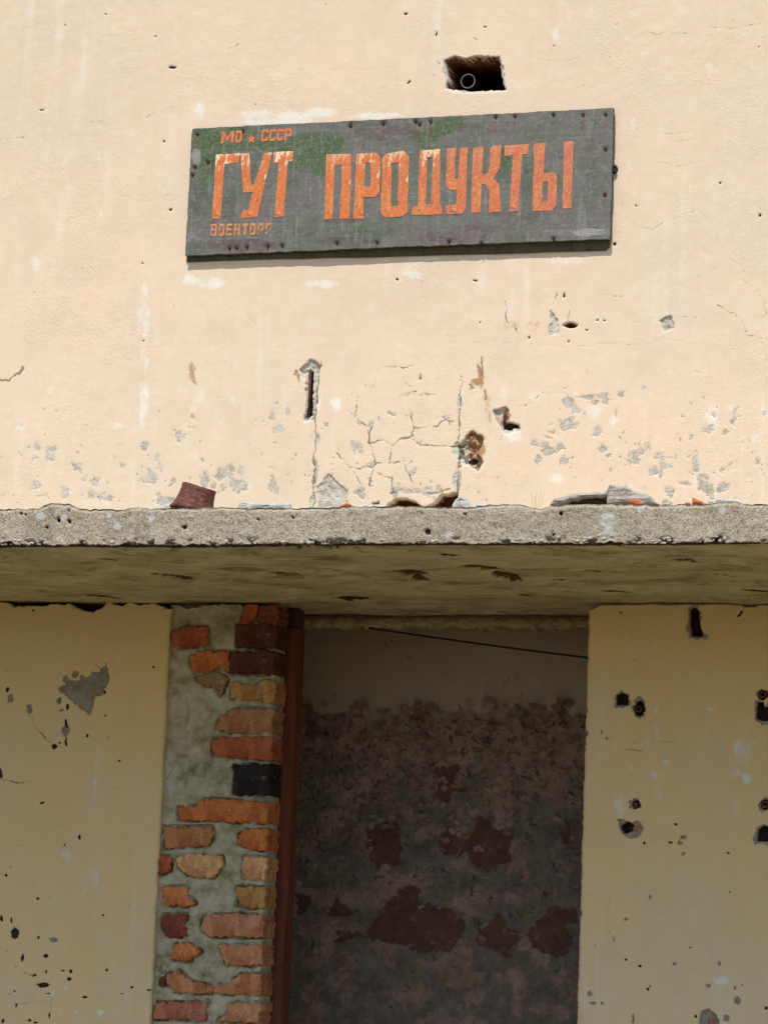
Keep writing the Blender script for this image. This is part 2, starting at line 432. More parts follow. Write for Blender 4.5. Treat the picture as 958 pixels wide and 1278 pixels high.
def sign_material():
    n = NT('weathered_sign_paint')
    a = n.noise(7, 6, 0.7)
    fine = n.noise(120, 4, 0.7)
    st = n.noise(1.0, 4, 0.65, stretch=(6, 6, 90))
    sv = n.noise(1.0, 4, 0.65, stretch=(90, 90, 6))
    c = n.cramp(a, [(0.30, (0.075, 0.092, 0.060)), (0.44, (0.115, 0.125, 0.100)), (0.54, (0.150, 0.145, 0.130)), (0.62, (0.135, 0.118, 0.112)), (0.74, (0.215, 0.205, 0.195))])
    wn = n.math('MULTIPLY_ADD', n.noise(30, 5, 0.75, stretch=(0.6, 1, 1.4)), 1.3, -0.65)
    gr = n.ramp(n.math('ADD', n.attr('green'), wn), 0.35, 0.75)
    c = n.mix(n.math('MULTIPLY', gr, 0.85), c, n.mix(n.ramp(fine, 0.4, 0.65), (0.040, 0.075, 0.026), (0.115, 0.165, 0.070)))
    pu = n.ramp(n.math('ADD', n.attr('purple'), wn), 0.35, 0.8)
    c = n.mix(n.math('MULTIPLY', pu, 0.75), c, (0.105, 0.072, 0.068))
    pa = n.ramp(n.math('ADD', n.attr('pale'), wn), 0.4, 0.8)
    c = n.mix(n.math('MULTIPLY', pa, 0.7), c, (0.34, 0.33, 0.32))
    c = n.mix(n.ramp(sv, 0.54, 0.70, 0, 0.45), c, (0.26, 0.265, 0.25))
    c = n.mix(n.ramp(n.noise(70, 5, 0.8), 0.52, 0.66, 0, 0.5), c, (0.25, 0.25, 0.235))
    c = n.mix(n.ramp(n.noise(38, 5, 0.8), 0.52, 0.66, 0, 0.5), c, (0.07, 0.062, 0.05))
    c = n.mix(n.ramp(st, 0.58, 0.74, 0, 0.4), c, (0.065, 0.060, 0.048))
    c = n.mix(n.ramp(fine, 0.58, 0.70, 0, 0.55), c, (0.05, 0.040, 0.034))
    c = n.mix(n.ramp(n.voro(48), 0.06, 0.12, 0.7, 0), c, (0.04, 0.025, 0.02))
    rr = n.ramp(n.math('ADD', n.attr('rust'), wn), 0.35, 0.8)
    c = n.mix(n.math('MULTIPLY', rr, 0.7), c, (0.15, 0.062, 0.03))
    dk = n.ramp(n.math('ADD', n.attr('dark'), wn), 0.4, 0.7)
    c = n.mix(n.math('MULTIPLY', dk, 0.85), c, (0.05, 0.036, 0.030))
    b = n.bump(n.math('ADD', fine, n.math('ADD', st, sv)), 0.5, 0.0025)
    return n.done(c, n.ramp(fine, 0.3, 0.7, 0.55, 0.8), b)
M['sign'] = sign_material()

def letter_material(name, wear):
    n = NT(name)
    oi = n.t.nodes.new('ShaderNodeObjectInfo')
    c = oi.outputs['Color']
    gen = n.t.nodes.new('ShaderNodeTexCoord').outputs['Generated']
    sp = n.t.nodes.new('ShaderNodeSeparateXYZ')
    n.L(gen, sp.inputs[0])
    nz = n.noise(40, 5, 0.75)
    c = n.mix(n.ramp(n.noise(26, 4, 0.7), 0.4, 0.7, 0, 0.6), c, (0.66, 0.26, 0.08))
    c = n.mix(n.ramp(n.noise(95, 4, 0.75), 0.52, 0.70, 0, 0.55), c, (0.72, 0.42, 0.25))
    cream = n.math('MULTIPLY', n.ramp(n.math('ADD', sp.outputs['Z'], n.math('MULTIPLY_ADD', n.noise(48, 4, 0.7, stretch=(1, 1, 0.5)), 3.0, -1.5)), 0.86, 1.10), oi.outputs['Alpha'])
    c = n.mix(cream, c, (0.80, 0.68, 0.46))
    c = n.mix(n.ramp(n.noise(150, 4, 0.75), 0.53, 0.66, 0, 0.8), c, (0.24, 0.12, 0.075))
    c = n.mix(n.ramp(n.noise(1.0, 5, 0.75, stretch=(120, 120, 9)), 0.54, 0.66, 0, 0.55), c, (0.50, 0.20, 0.10))
    c = n.mix(n.ramp(n.noise(55, 5, 0.75, stretch=(1, 1, 1.6)), 0.56 - wear, 0.66 - wear, 0, 0.88), c, (0.125, 0.125, 0.10))
    return n.done(c, 0.75, n.bump(nz, 0.4, 0.002))
M['letter'] = letter_material('worn_orange_letter_paint', 0.0)
M['letter_faded'] = letter_material('nearly_lost_orange_letter_paint', 0.055)

# ------------------------------------------------------------------ the ground
gv, gf = [], []
nx = 60
gx = np.concatenate([-np.geomspace(12, 900, 14)[::-1], np.linspace(-11, 11, 30), np.geomspace(12, 900, 14)])
GX, GY = np.meshgrid(gx, gx)
GZ = 0.03*fbm(GX*0.6, GY*0.6, 3)*np.clip(1 - np.hypot(GX, GY)/60, 0, 1) - 0.03
tag(mesh('ground', np.stack([GX.ravel(), GY.ravel(), GZ.ravel()], 1), grid_faces(len(gx), len(gx)), M['ground'], smooth=True), 'dry trodden earth with patches of grass before the building', kind='structure')

# ------------------------------------------------------------------ carved surfaces
class Field:
    """A wall sheet: a grid whose points remember where they fall in the photo, so chips, cracks
    and holes can be carved into it (D = metres into the wall) and marked for the material."""
    def __init__(s, xs, zs, y0=0.0):
        s.xs, s.zs, s.y0 = xs, zs, y0
        s.X, s.Z = np.meshgrid(xs, zs)
        s.U, s.V = proj(s.X, y0, s.Z)
        s.D = np.zeros_like(s.X)
        s.wu = 3.0*fbm(s.U/13, s.V/13, 5, 3) + 1.6*vnoise(s.U/3.6, s.V/3.6, 9)
        s.wv = 3.0*fbm(s.U/13, s.V/13, 45, 3) + 1.6*vnoise(s.U/3.6, s.V/3.6, 49)
        s.A = {}
    def a(s, k):
        if k not in s.A: s.A[k] = np.zeros_like(s.X)
        return s.A[k]
    def win(s, u0, u1, v0, v1):
        p, q = P(u0, v1, s.y0), P(u1, v0, s.y0)
        p2, q2 = P(u0, v0, s.y0), P(u1, v1, s.y0)
        i0, i1 = np.searchsorted(s.xs, [min(p.x, p2.x), max(q.x, q2.x)])
        j0, j1 = np.searchsorted(s.zs, [min(p.z, q2.z), max(q.z, p2.z)])
        return slice(max(0, j0 - 1), j1 + 2), slice(max(0, i0 - 1), i1 + 2)
    def _put(s, w, sd, depth, attr, soft, rough, amt=1.0):
        if attr:
            k = s.a(attr)
            k[w] = np.maximum(k[w], amt*np.clip(0.5 + sd/soft, 0, 1))
        if depth:
            d = depth*sstep(-0.8, 1.0, sd)
            if rough: d = d*(1 + rough*fbm(s.U[w]/5, s.V[w]/5, 77, 3))
            s.D[w] = np.maximum(s.D[w], d)
    def chip(s, cx, cy, rx, ry=None, depth=0.004, rot=0, attr='chip', warp=1.0, soft=3.0, rough=0.5, amt=1.0):
        ry = ry or rx
        r = max(rx, ry) + 8
        w = s.win(cx - r, cx + r, cy - r, cy + r)
        if s.X[w].size == 0: return
        k = warp*min(1.0, 0.35 + min(rx, ry)/14)
        u, v = s.U[w] + s.wu[w]*k - cx, s.V[w] + s.wv[w]*k - cy
        c, n = math.cos(math.radians(rot)), math.sin(math.radians(rot))
        a, b = (u*c + v*n)/rx, (-u*n + v*c)/ry
        s._put(w, (1 - np.hypot(a, b))*min(rx, ry), depth, attr, soft, rough, amt)
    def poly(s, pts, depth=0.004, attr='chip', warp=1.0, soft=3.0, rough=0.5):
        pts = np.array(pts, float)
        (a0, b0), (a1, b1) = pts.min(0) - 8, pts.max(0) + 8
        w = s.win(a0, a1, b0, b1)
        if s.X[w].size == 0: return
        u, v = s.U[w] + s.wu[w]*warp, s.V[w] + s.wv[w]*warp
        dm = np.full(u.shape, 1e9)
        ins = np.zeros(u.shape, bool)
        for i in range(len(pts)):
            (xa, ya), (xb, yb) = pts[i], pts[(i + 1) % len(pts)]
            dm = np.minimum(dm, seg(u, v, xa, ya, xb, yb))
            if ya != yb:
                ins ^= ((ya > v) != (yb > v)) & (u < (xb - xa)*(v - ya)/(yb - ya) + xa)
        s._put(w, np.where(ins, dm, -dm), depth, attr, soft, rough)
    def crack(s, pts, wd=1.0, depth=0.0015, strength=1.0, warp=0.6):
        pts = np.array(pts, float)
        (a0, b0), (a1, b1) = pts.min(0) - 8, pts.max(0) + 8
        w = s.win(a0, a1, b0, b1)
        if s.X[w].size == 0: return
        u, v = s.U[w] + s.wu[w]*warp, s.V[w] + s.wv[w]*warp
        dm = np.full(u.shape, 1e9)
        for (xa, ya), (xb, yb) in zip(pts[:-1], pts[1:]):
            dm = np.minimum(dm, seg(u, v, xa, ya, xb, yb))
        vary = 0.60 + 0.75*vnoise(u/8, v/8, 31)
        k = s.a('crack')
        val = strength*np.clip(1.1 - dm/(wd*1.55*np.maximum(vary, 0.3)), 0, 1)
        k[w] = np.maximum(k[w], val)
        s.D[w] = np.maximum(s.D[w], depth*np.clip(1 - dm/(wd*1.3), 0, 1))
    def soft(s, attr, cx, cy, rx, ry, amt=0.7, rot=0):
        r = max(rx, ry)*1.5 + 6
        w = s.win(cx - r, cx + r, cy - r, cy + r)
        if s.X[w].size == 0: return
        u, v = s.U[w] + s.wu[w] - cx, s.V[w] + s.wv[w] - cy
        c, n = math.cos(math.radians(rot)), math.sin(math.radians(rot))
        a, b = (u*c + v*n)/rx, (-u*n + v*c)/ry
        k = s.a(attr)
        k[w] = np.maximum(k[w], amt*np.clip(1.5 - np.hypot(a, b), 0, 1))

def seg(u, v, xa, ya, xb, yb):
    dx, dy = xb - xa, yb - ya
    t = np.clip(((u - xa)*dx + (v - ya)*dy)/(dx*dx + dy*dy + 1e-9), 0, 1)
    return np.hypot(u - xa - t*dx, v - ya - t*dy)

STEP = 0.0025
FX0, FX1 = P(-28, 640).x, P(990, 640).x                 # the part of the wall in view gets the fine grid

def axis(a, b, f0, f1, step=STEP, coarse=0.06):
    f0, f1 = max(a, f0), min(b, f1)
    out = []
    if f0 - a > 1e-6: out.append(np.linspace(a, f0, max(2, int((f0 - a)/coarse) + 1))[:-1])
    out.append(np.linspace(f0, f1, max(2, int((f1 - f0)/step) + 1)))
    if b - f1 > 1e-6: out.append(np.linspace(f1, b, max(2, int((b - f1)/coarse) + 1))[1:])
    return np.concatenate(out)

PAINT_ATTRS = ('white', 'rust', 'chip', 'brick', 'dark', 'crack')

# ------------------------------------------------------------------ the building
HOUSE = empty('shop_building', (0, 0, 0))
tag(HOUSE, 'old cream plastered shop building with concrete canopy over its doorway', 'building')

# ---- upper wall
ZTOPV = P(479, -30).z
xs = axis(BX0, BX1, FX0, FX1)
zs = axis(ZT - 0.01, BZ1, ZT, ZTOPV)
W = Field(xs, zs)
# niche with ragged edges
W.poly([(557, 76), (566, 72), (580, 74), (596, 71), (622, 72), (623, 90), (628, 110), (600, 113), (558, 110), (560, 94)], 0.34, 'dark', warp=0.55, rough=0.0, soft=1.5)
W.poly([(556, 75), (566, 71), (580, 73), (596, 70), (623, 71), (624, 90), (629, 111), (600, 114), (557, 111), (559, 94)], 0.012, 'brick', warp=0.55, rough=0.3)
W.poly([(555, 74), (625, 70), (631, 113), (604, 116), (555, 113)], 0.005, 'chip', warp=1.0)
# dark iron-stained holes, slots and hollows
W.poly([(375, 462), (388, 449), (399, 456), (396, 500), (391, 526), (381, 525), (383, 500), (380, 475)], 0.010, 'chip', warp=0.8)
W.poly([(384, 463), (390, 463), (388, 518), (384, 522)], 0.024, 'dark', warp=0.3)
for q in [(386, 522, 7, 6)]: W.chip(*q, depth=0.014)
W.poly([(572, 556), (590, 540), (601, 543), (600, 558), (592, 566), (603, 576), (598, 587), (584, 580), (572, 582)], 0.016, 'chip', warp=0.9, rough=1.0)
W.soft('rust', 592, 560, 12, 22, 1.0)
W.chip(588, 575, 6, 4, 0.02, attr='dark')
W.poly([(616, 512), (628, 506), (634, 512), (631, 528), (647, 530), (648, 537), (630, 542), (624, 530), (617, 522)], 0.009, 'chip', warp=0.8)
W.soft('rust', 631, 519, 5, 12, 1.0)
W.chip(636, 532, 9, 4, 0.018, attr='dark')
W.poly([(687, 386), (694, 398), (697, 416), (686, 419), (682, 410), (687, 400)], 0.005, 'chip', warp=0.8)
W.chip(711, 405.5, 8.5, 3.6, 0.022, attr='brick')
W.chip(711, 406, 6, 2.2, 0.024, attr='dark')
W.poly([(823, 400), (838, 393), (841, 410), (828, 414)], 0.006, 'chip', warp=0.6)
# brick bared where the plaster of the blocked opening has come away
W.poly([(484, 630), (494, 623), (506, 622), (520, 628), (528, 634), (482, 634)], 0.07, 'brick', warp=0.5, rough=0.0)
W.poly([(528, 634), (540, 630), (550, 618), (571, 614), (568, 634)], 0.07, 'brick', warp=0.5, rough=0.0)
W.poly([(464, 628), (472, 627), (472, 634), (464, 634)], 0.02, 'brick', warp=0.5)
# the two upright joints of the blocked opening
W.crack([(401, 452), (395, 480), (394, 520), (393, 560), (392, 600), (391, 636)], 1.6, 0.003, 1.0, 0.7)
W.crack([(394, 540), (392, 575), (391, 610), (391, 636)], 2.6, 0.003, 0.7, 0.7)
W.crack([(575, 470), (573, 520), (572, 560), (571, 600), (570, 625)], 1.5, 0.003, 1.0, 0.6)
for q in [(573, 506, 2.5, 12, 0), (571, 562, 6, 11, 0), (570, 600, 5, 14, 0), (394, 590, 3, 16, 0), (390, 625, 4, 9, 0), (396, 547, 2.5, 7, 0)]:
    W.chip(q[0], q[1], q[2], q[3], 0.004)
W.poly([(396, 606), (402, 604), (410, 592), (416, 600), (428, 606), (434, 611), (433, 636), (396, 636)], 0.004, 'chip', warp=0.9)
W.soft('white', 412, 622, 14, 12, 0.8)
def ragchip(q):
    # a flaked spot: one ragged core with smaller flakes come away around it
    W.chip(q[0], q[1], q[2], q[3], rng.uniform(0.0009, 0.0020), q[4], warp=2.0, soft=4.0, amt=rng.uniform(0.62, 1.0))
    for _ in range(2 if min(q[2], q[3]) > 2 else 0):
        a = rng.uniform(0, 6.28)
        W.chip(q[0] + math.cos(a)*q[2]*1.05, q[1] + math.sin(a)*q[3]*1.05, q[2]*rng.uniform(0.25, 0.6), q[3]*rng.uniform(0.25, 0.6), 0.0012, rng.uniform(0, 180), warp=1.6, soft=4.0, amt=rng.uniform(0.6, 0.95))
# crazed plaster between the joints
for pts, wd in [([(434, 513), (443, 520), (458, 533), (461, 552), (468, 578), (461, 605)], 1.3),
                ([(443, 520), (446, 497)], 1.0), ([(461, 540), (467, 526)], 1.1),
                ([(461, 553), (478, 549), (489, 556), (486, 580)], 1.0), ([(489, 556), (498, 548), (513, 545), (516, 533), (513, 520)], 1.2),
                ([(516, 533), (544, 533), (555, 524), (566, 526)], 1.1), ([(513, 548), (525, 556), (560, 557), (572, 556)], 1.2),
                ([(420, 566), (436, 582), (450, 586), (463, 583)], 1.2), ([(436, 582), (448, 600), (460, 623)], 0.9),
                ([(468, 577), (488, 577), (504, 577)], 1.1), ([(504, 577), (511, 592), (518, 610)], 1.1),
                ([(472, 590), (488, 597), (491, 612), (496, 618)], 1.0), ([(487, 616), (505, 608), (522, 614), (540, 616), (560, 610)], 1.3),
                ([(503, 470), (506, 480), (512, 484)], 0.7), ([(478, 459), (505, 458), (516, 455)], 0.8), ([(498, 497), (508, 490), (520, 488)], 0.9),
                ([(525, 494), (530, 491), (542, 492)], 1.0), ([(465, 486), (470, 470), (474, 462)], 0.5), ([(552, 520), (560, 526), (563, 530)], 0.9)]:
    W.crack(pts, wd, 0.0008)
for q in [(488, 517, 5.5, 3.5, 20), (445, 557, 6, 5, 0), (441, 552, 3, 2.5, 0), (463, 581, 7, 4, -20), (456, 584, 5, 2, 0), (465, 484, 2.2, 2.2, 0),
          (447, 497, 2.4, 2, 0), (448, 527, 2.5, 3, 0), (462, 529, 3, 4, 30), (462, 552, 3, 2.5, 0), (424, 560, 2.4, 2, 0), (407, 529, 2.2, 2.4, 0),
          (462, 602, 2.5, 6, 0), (474, 592, 2.5, 2, 0), (493, 614, 5, 7, 0), (505, 611, 8, 3, 0), (519, 613, 7, 3, 0), (534, 613, 9, 4.5, -10), (548, 607, 4, 4, 0),
          (524, 470, 1.3, 3, 15), (510, 492, 3, 1.6, -20), (531, 492, 3.5, 1.6, 0), (513, 517, 1.8, 3, 0), (506, 519, 1.5, 1.6, 0), (474, 523, 1.6, 3, 0),
          (504, 574, 2, 3.5, 0), (513, 576, 1.6, 3, 10), (514, 590, 3, 4, 30), (524, 553, 2.5, 2, 0), (448, 616, 7, 5, 20), (450, 612, 5, 3, 0), (559, 521, 3, 4, -40), (369, 463, 2.0, 2.0, 0)]:
    ragchip(q)
# chips left of the slot
for q in [(46, 556, 4, 5, 0), (26, 569, 1.6, 4, 0), (42, 573, 4, 3, 0), (64, 565, 6, 9, 25), (68, 560, 6, 3, -30), (95, 582, 8, 4, 25), (101, 587, 3, 3, 0), (105, 600, 3, 3, 0), (119, 601, 5, 4, 0),
          (45, 606, 6, 4, 0), (52, 618, 8, 1.4, -15), (82, 614, 5, 8, -15), (125, 619, 6, 3, 0), (134, 622, 7, 3, 10), (115, 618, 3, 4, 0), (135, 602, 2, 1.6, 0), (155, 581, 4, 3, 0),
          (181, 555, 4.5, 5, 0), (187, 595, 4, 8, 0), (180, 598, 5, 4, 0), (191, 597, 4, 6, 0), (195, 570, 4, 4, 30), (200, 584, 2.5, 6, 0), (214, 602, 4, 5, 0), (205, 625, 11, 8, 0),
          (226, 544, 6.5, 6, 0), (218, 537, 2, 2, 0), (241, 520, 4, 2, 45), (241, 533, 4, 1.5, -25), (282, 589, 13, 6, -35), (302, 588, 3, 4, 0), (301, 607, 9, 8, 0), (291, 600, 3, 4, 0),
          (255, 600, 5, 8, 0), (256, 590, 3, 3, 0), (267, 605, 3, 4, 30), (279, 608, 3, 4, 0), (340, 604, 4, 9, 10), (345, 614, 3, 5, 0), (340, 519, 3, 5, 0), (359, 513, 2.4, 4, -20),
          (347, 535, 7, 4, 0), (346, 502, 1.3, 2.6, 0), (339, 584, 3, 1.6, 0), (252, 575, 2, 4, 10), (344, 553, 1.5, 1.2, 0), (328, 527, 2, 1.2, 0), (97, 566, 1.6, 1.4, 0), (108, 531, 2, 1, 0), (72, 514, 1.5, 1.5, 0),
          (317, 526, 1.2, 1.0, 0), (230, 470, 0.5, 0.5, 0), (268, 594, 5, 1, 0)]:
    ragchip(q)
# chips right of the blocked opening
for q in [(708, 502, 6, 6, 0), (716, 508, 5, 9, -20), (734, 495, 12, 2.6, -4), (752, 493, 10, 3.4, 0), (757, 499, 4, 5, 30), (743, 501, 4, 4, 0), (775, 491, 4, 5, 0), (768, 516, 1.3, 7, 15),
          (707, 530, 9, 7, -25), (716, 531, 4, 5, 30), (690, 541, 6, 2.6, -10), (683, 546, 4, 1.4, 10), (697, 558, 6, 5, 0), (684, 562, 8, 4, -25), (679, 556, 5, 3, 0), (672, 573, 5.5, 4, 0), (668, 553, 4, 5, 0),
          (702, 575, 7, 5, 0), (746, 537, 6, 5, -30), (751, 561, 4.5, 5, 0), (760, 567, 2.2, 4, 10), (793, 568, 9, 6, -15), (793, 575, 7, 4, 0), (797, 560, 3, 6, -20), (762, 588, 2.4, 3, 0), (728, 516, 2, 4, 0),
          (778, 540, 1.5, 3, 15), (774, 547, 1.5, 1.5, 0), (706, 485, 1.8, 1, 0), (782, 574, 5, 1, 0), (781, 553, 2, 1.4, 0), (688, 530, 3, 1.2, -30),
          (822, 570, 6, 4, 25), (830, 571, 8, 1.2, 5), (818, 588, 8, 6, 0), (826, 580, 2, 6, 0), (833, 581, 5, 2, -15), (843, 571, 1.6, 4, 0), (808, 557, 4, 4, 0), (869, 580, 4.5, 11, -8), (861, 570, 3, 3, 20),
          (864, 591, 8, 2, 15), (856, 604, 8, 2.6, 0), (878, 605, 6, 12, -10), (886, 614, 7, 8, 0), (902, 586, 5, 3, -20), (911, 580, 4, 2, -20), (902, 610, 6, 5, 0), (925, 553, 2.6, 2, 0),
          (884, 535, 8, 4, 0), (905, 540, 4, 3, 0), (915, 525, 3, 6, 15), (917, 512, 1.6, 6, 30), (922, 518, 2.4, 1.5, 0), (919, 509, 1.6, 2, 0), (945, 576, 3, 3, 0), (860, 546, 3, 4, 0), (890, 517, 3, 2.5, 0),
          (892, 508, 2, 2, 0), (877, 497, 3, 2, 20), (852, 520, 3, 1.6, 30), (803, 484, 3, 3, 0), (952, 516, 3, 1.2, 15), (861, 505, 2, 1, 0), (870, 465, 3, 1, 0), (848, 549, 1.6, 3, -30), (835, 615, 5, 7, 0), (883, 565, 4, 1, 0), (868, 564, 2, 2, 0), (950, 587, 2, 2, 30)]:
    ragchip(q)
# a scatter of tiny flakes in the worn band above the canopy
for k in range(130):
    u_ = rng.uniform(-10, 970)
    v_ = 625 - abs(rng.normal(0, 55))
    if v_ > 440: W.chip(u_, v_, rng.uniform(0.6, 1.8), rng.uniform(0.6, 1.6), 0.0014, rng.uniform(0, 180))
# single pocks higher up
for q in [(215, 84, 5, 1.8, 0), (194, 46, 1.2, 1.2), (132, 18, 1.2, 1), (81, 31, 1, 1), (52, 137, 3, 1, -10), (205, 176, 1.2, 1.5), (510, 103, 3.2, 1.4, -40), (506, 18, 3, 1.2, 10), (544, 42, 1.2, 3, 10), (605, 34, 2, 1, 0),
          (495, 348, 1.8, 1.8), (592, 350, 3.5, 1.2, 10), (703, 368, 1.6, 4, 15), (213, 261, 1.6, 1.6), (180, 426, 1.6, 1.4), (178, 328, 1, 1), (525, 471, 1.2, 2.5), (690, 58, 1, 1), (898, 228, 1.6, 1.2), (946, 59, 1, 1),
          (948, 268, 1.6, 2), (793, 256, 1.4, 1.2), (767, 305, 2, 2), (766, 212, 4, 5.5), (598, 402, 1.2, 1.2), (745, 399, 1.4, 1.2), (753, 400, 1.2, 1.2), (732, 412, 1.5, 1), (709, 426, 1.5, 1.4), (660, 420, 1.6, 2), (542, 95, 0.8, 0.8), (319, 131, 0.8, 0.8)]:
    W.chip(q[0], q[1], q[2], q[3], 0.004, q[4] if len(q) > 4 else 0, attr='dark', soft=2.2)
for (u_, v_, a_, b_) in [(640, 408, 10, 9), (632, 410, 4, 6), (664, 408, 12, 10), (650, 415, 12, 5)]:
    W.soft('rust', u_, v_, a_, b_, 0.42)
for q in [(600, 470, 4, 14, 0.8), (598, 462, 3, 10, 0.9), (594, 476, 7, 5, 0.95), (605, 492, 4, 12, 0.65), (609, 512, 5, 26, 0.5), (588, 482, 4, 6, 0.7), (240, 462, 6, 12, 0.75), (243, 474, 3, 10, 0.6), (369, 464, 4, 4, 0.9), (373, 472, 2, 6, 0.7), (951, 395, 4, 2, 0.5), (598, 560, 8, 20, 0.6), (600, 600, 10, 22, 0.35)]:
    W.soft('rust', *q)
for pts, wd in [([(600, 445), (602, 458), (600, 470)], 1.0), ([(585, 480), (590, 486)], 1.5), ([(604, 488), (606, 500)], 1.0)]:
    W.crack(pts, wd)
# long hair cracks
for pts, wd, st in [([(630, 374), (631, 390), (632, 402), (640, 404), (645, 414)], 1.0, 1.0), ([(694, 365), (689, 380), (688, 388)], 1.0, 1.0), ([(712, 388), (708, 400)], 0.8, 1.0), ([(720, 400), (726, 408)], 1.0, 0.8),
                    ([(562, 428), (600, 427), (650, 428), (690, 432), (710, 434)], 0.7, 0.5), ([(720, 430), (735, 434), (748, 428), (775, 429), (800, 432), (824, 424)], 0.8, 0.6), ([(824, 424), (850, 424), (880, 420), (930, 420)], 0.6, 0.4),
                    ([(645, 507), (660, 506), (672, 494)], 0.9, 0.8), ([(672, 490), (705, 492), (722, 496), (735, 493)], 0.8, 0.7), ([(760, 487), (775, 484)], 0.7, 0.6),
                    ([(790, 277), (800, 284), (814, 286), (833, 275), (850, 268), (870, 263), (879, 270), (888, 278), (895, 300), (902, 322)], 0.8, 0.62), ([(888, 278), (903, 268), (915, 260), (930, 258)], 0.8, 0.55),
                    ([(907, 322), (920, 328), (928, 340), (931, 353), (945, 362), (953, 376), (955, 395)], 0.9, 0.7), ([(896, 381), (910, 389), (922, 395), (928, 408), (931, 418), (940, 420), (958, 424)], 1.2, 1.0),
                    ([(780, 397), (790, 401), (800, 404)], 0.8, 0.6), ([(840, 396), (858, 396), (877, 397)], 0.8, 0.8), ([(750, 367), (777, 371)], 0.9, 0.7), ([(822, 358), (832, 362), (840, 368), (842, 382)], 0.6, 0.4),
                    ([(0, 474), (12, 474), (22, 465), (30, 460)], 2.0, 1.0), ([(90, 274), (108, 262), (122, 258), (130, 248), (137, 237)], 0.7, 0.55), ([(148, 242), (160, 248), (170, 252), (190, 252), (207, 245), (222, 243)], 0.8, 0.6),
                    ([(0, 174), (12, 173), (30, 171)], 0.8, 0.6), ([(110, 153), (125, 152), (138, 150)], 0.9, 0.7), ([(185, 146), (200, 138), (220, 132)], 0.8, 0.6), ([(200, 0), (180, 12), (160, 24)], 0.7, 0.4), ([(282, 62), (302, 55)], 0.8, 0.6),
                    ([(660, 72), (690, 78), (720, 74)], 0.8, 0.6), ([(760, 71), (772, 70)], 0.8, 0.7), ([(806, 41), (830, 42), (850, 41), (875, 46)], 0.7, 0.6), ([(885, 35), (910, 36), (940, 32), (956, 29)], 0.8, 0.65), ([(879, 10), (882, 30), (890, 50), (880, 80)], 0.6, 0.5), ([(875, 90), (873, 130)], 0.7, 0.5),
                    ([(820, 167), (845, 166), (862, 163)], 0.8, 0.6), ([(825, 176), (850, 177), (870, 172), (878, 160)], 0.8, 0.6), ([(880, 155), (900, 157), (915, 165), (922, 180)], 0.7, 0.5), ([(810, 203), (835, 205), (855, 208), (865, 200)], 0.7, 0.55), ([(930, 183), (950, 186)], 0.7, 0.5), ([(775, 12), (782, 24)], 0.7, 0.5),
                    ([(366, 88), (400, 86), (440, 88), (478, 87), (495, 82)], 0.6, 0.45), ([(470, 112), (485, 107), (500, 106)], 0.6, 0.45), ([(320, 35), (348, 24)], 0.6, 0.45), ([(573, 108), (585, 114), (600, 118)], 0.6, 0.5), ([(588, 48), (597, 51)], 0.8, 0.7), ([(542, 73), (548, 79)], 0.8, 0.8),
                    ([(304, 388), (312, 396), (319, 403)], 0.8, 0.6), ([(60, 350), (95, 351)], 0.5, 0.4), ([(150, 434), (180, 436), (215, 430)], 0.7, 0.4), ([(60, 490), (80, 488), (108, 495), (122, 506)], 0.8, 0.4), ([(740, 305), (744, 318)], 0.6, 0.4), ([(398, 350), (410, 340)], 0.5, 0.3),
                    ([(430, 505), (440, 490)], 0.5, 0.5), ([(820, 540), (835, 520)], 0.4, 0.3), ([(290, 590), (315, 585), (330, 600)], 0.5, 0.4)]:
    W.crack(pts, wd, 0.0004, st, 0.8)
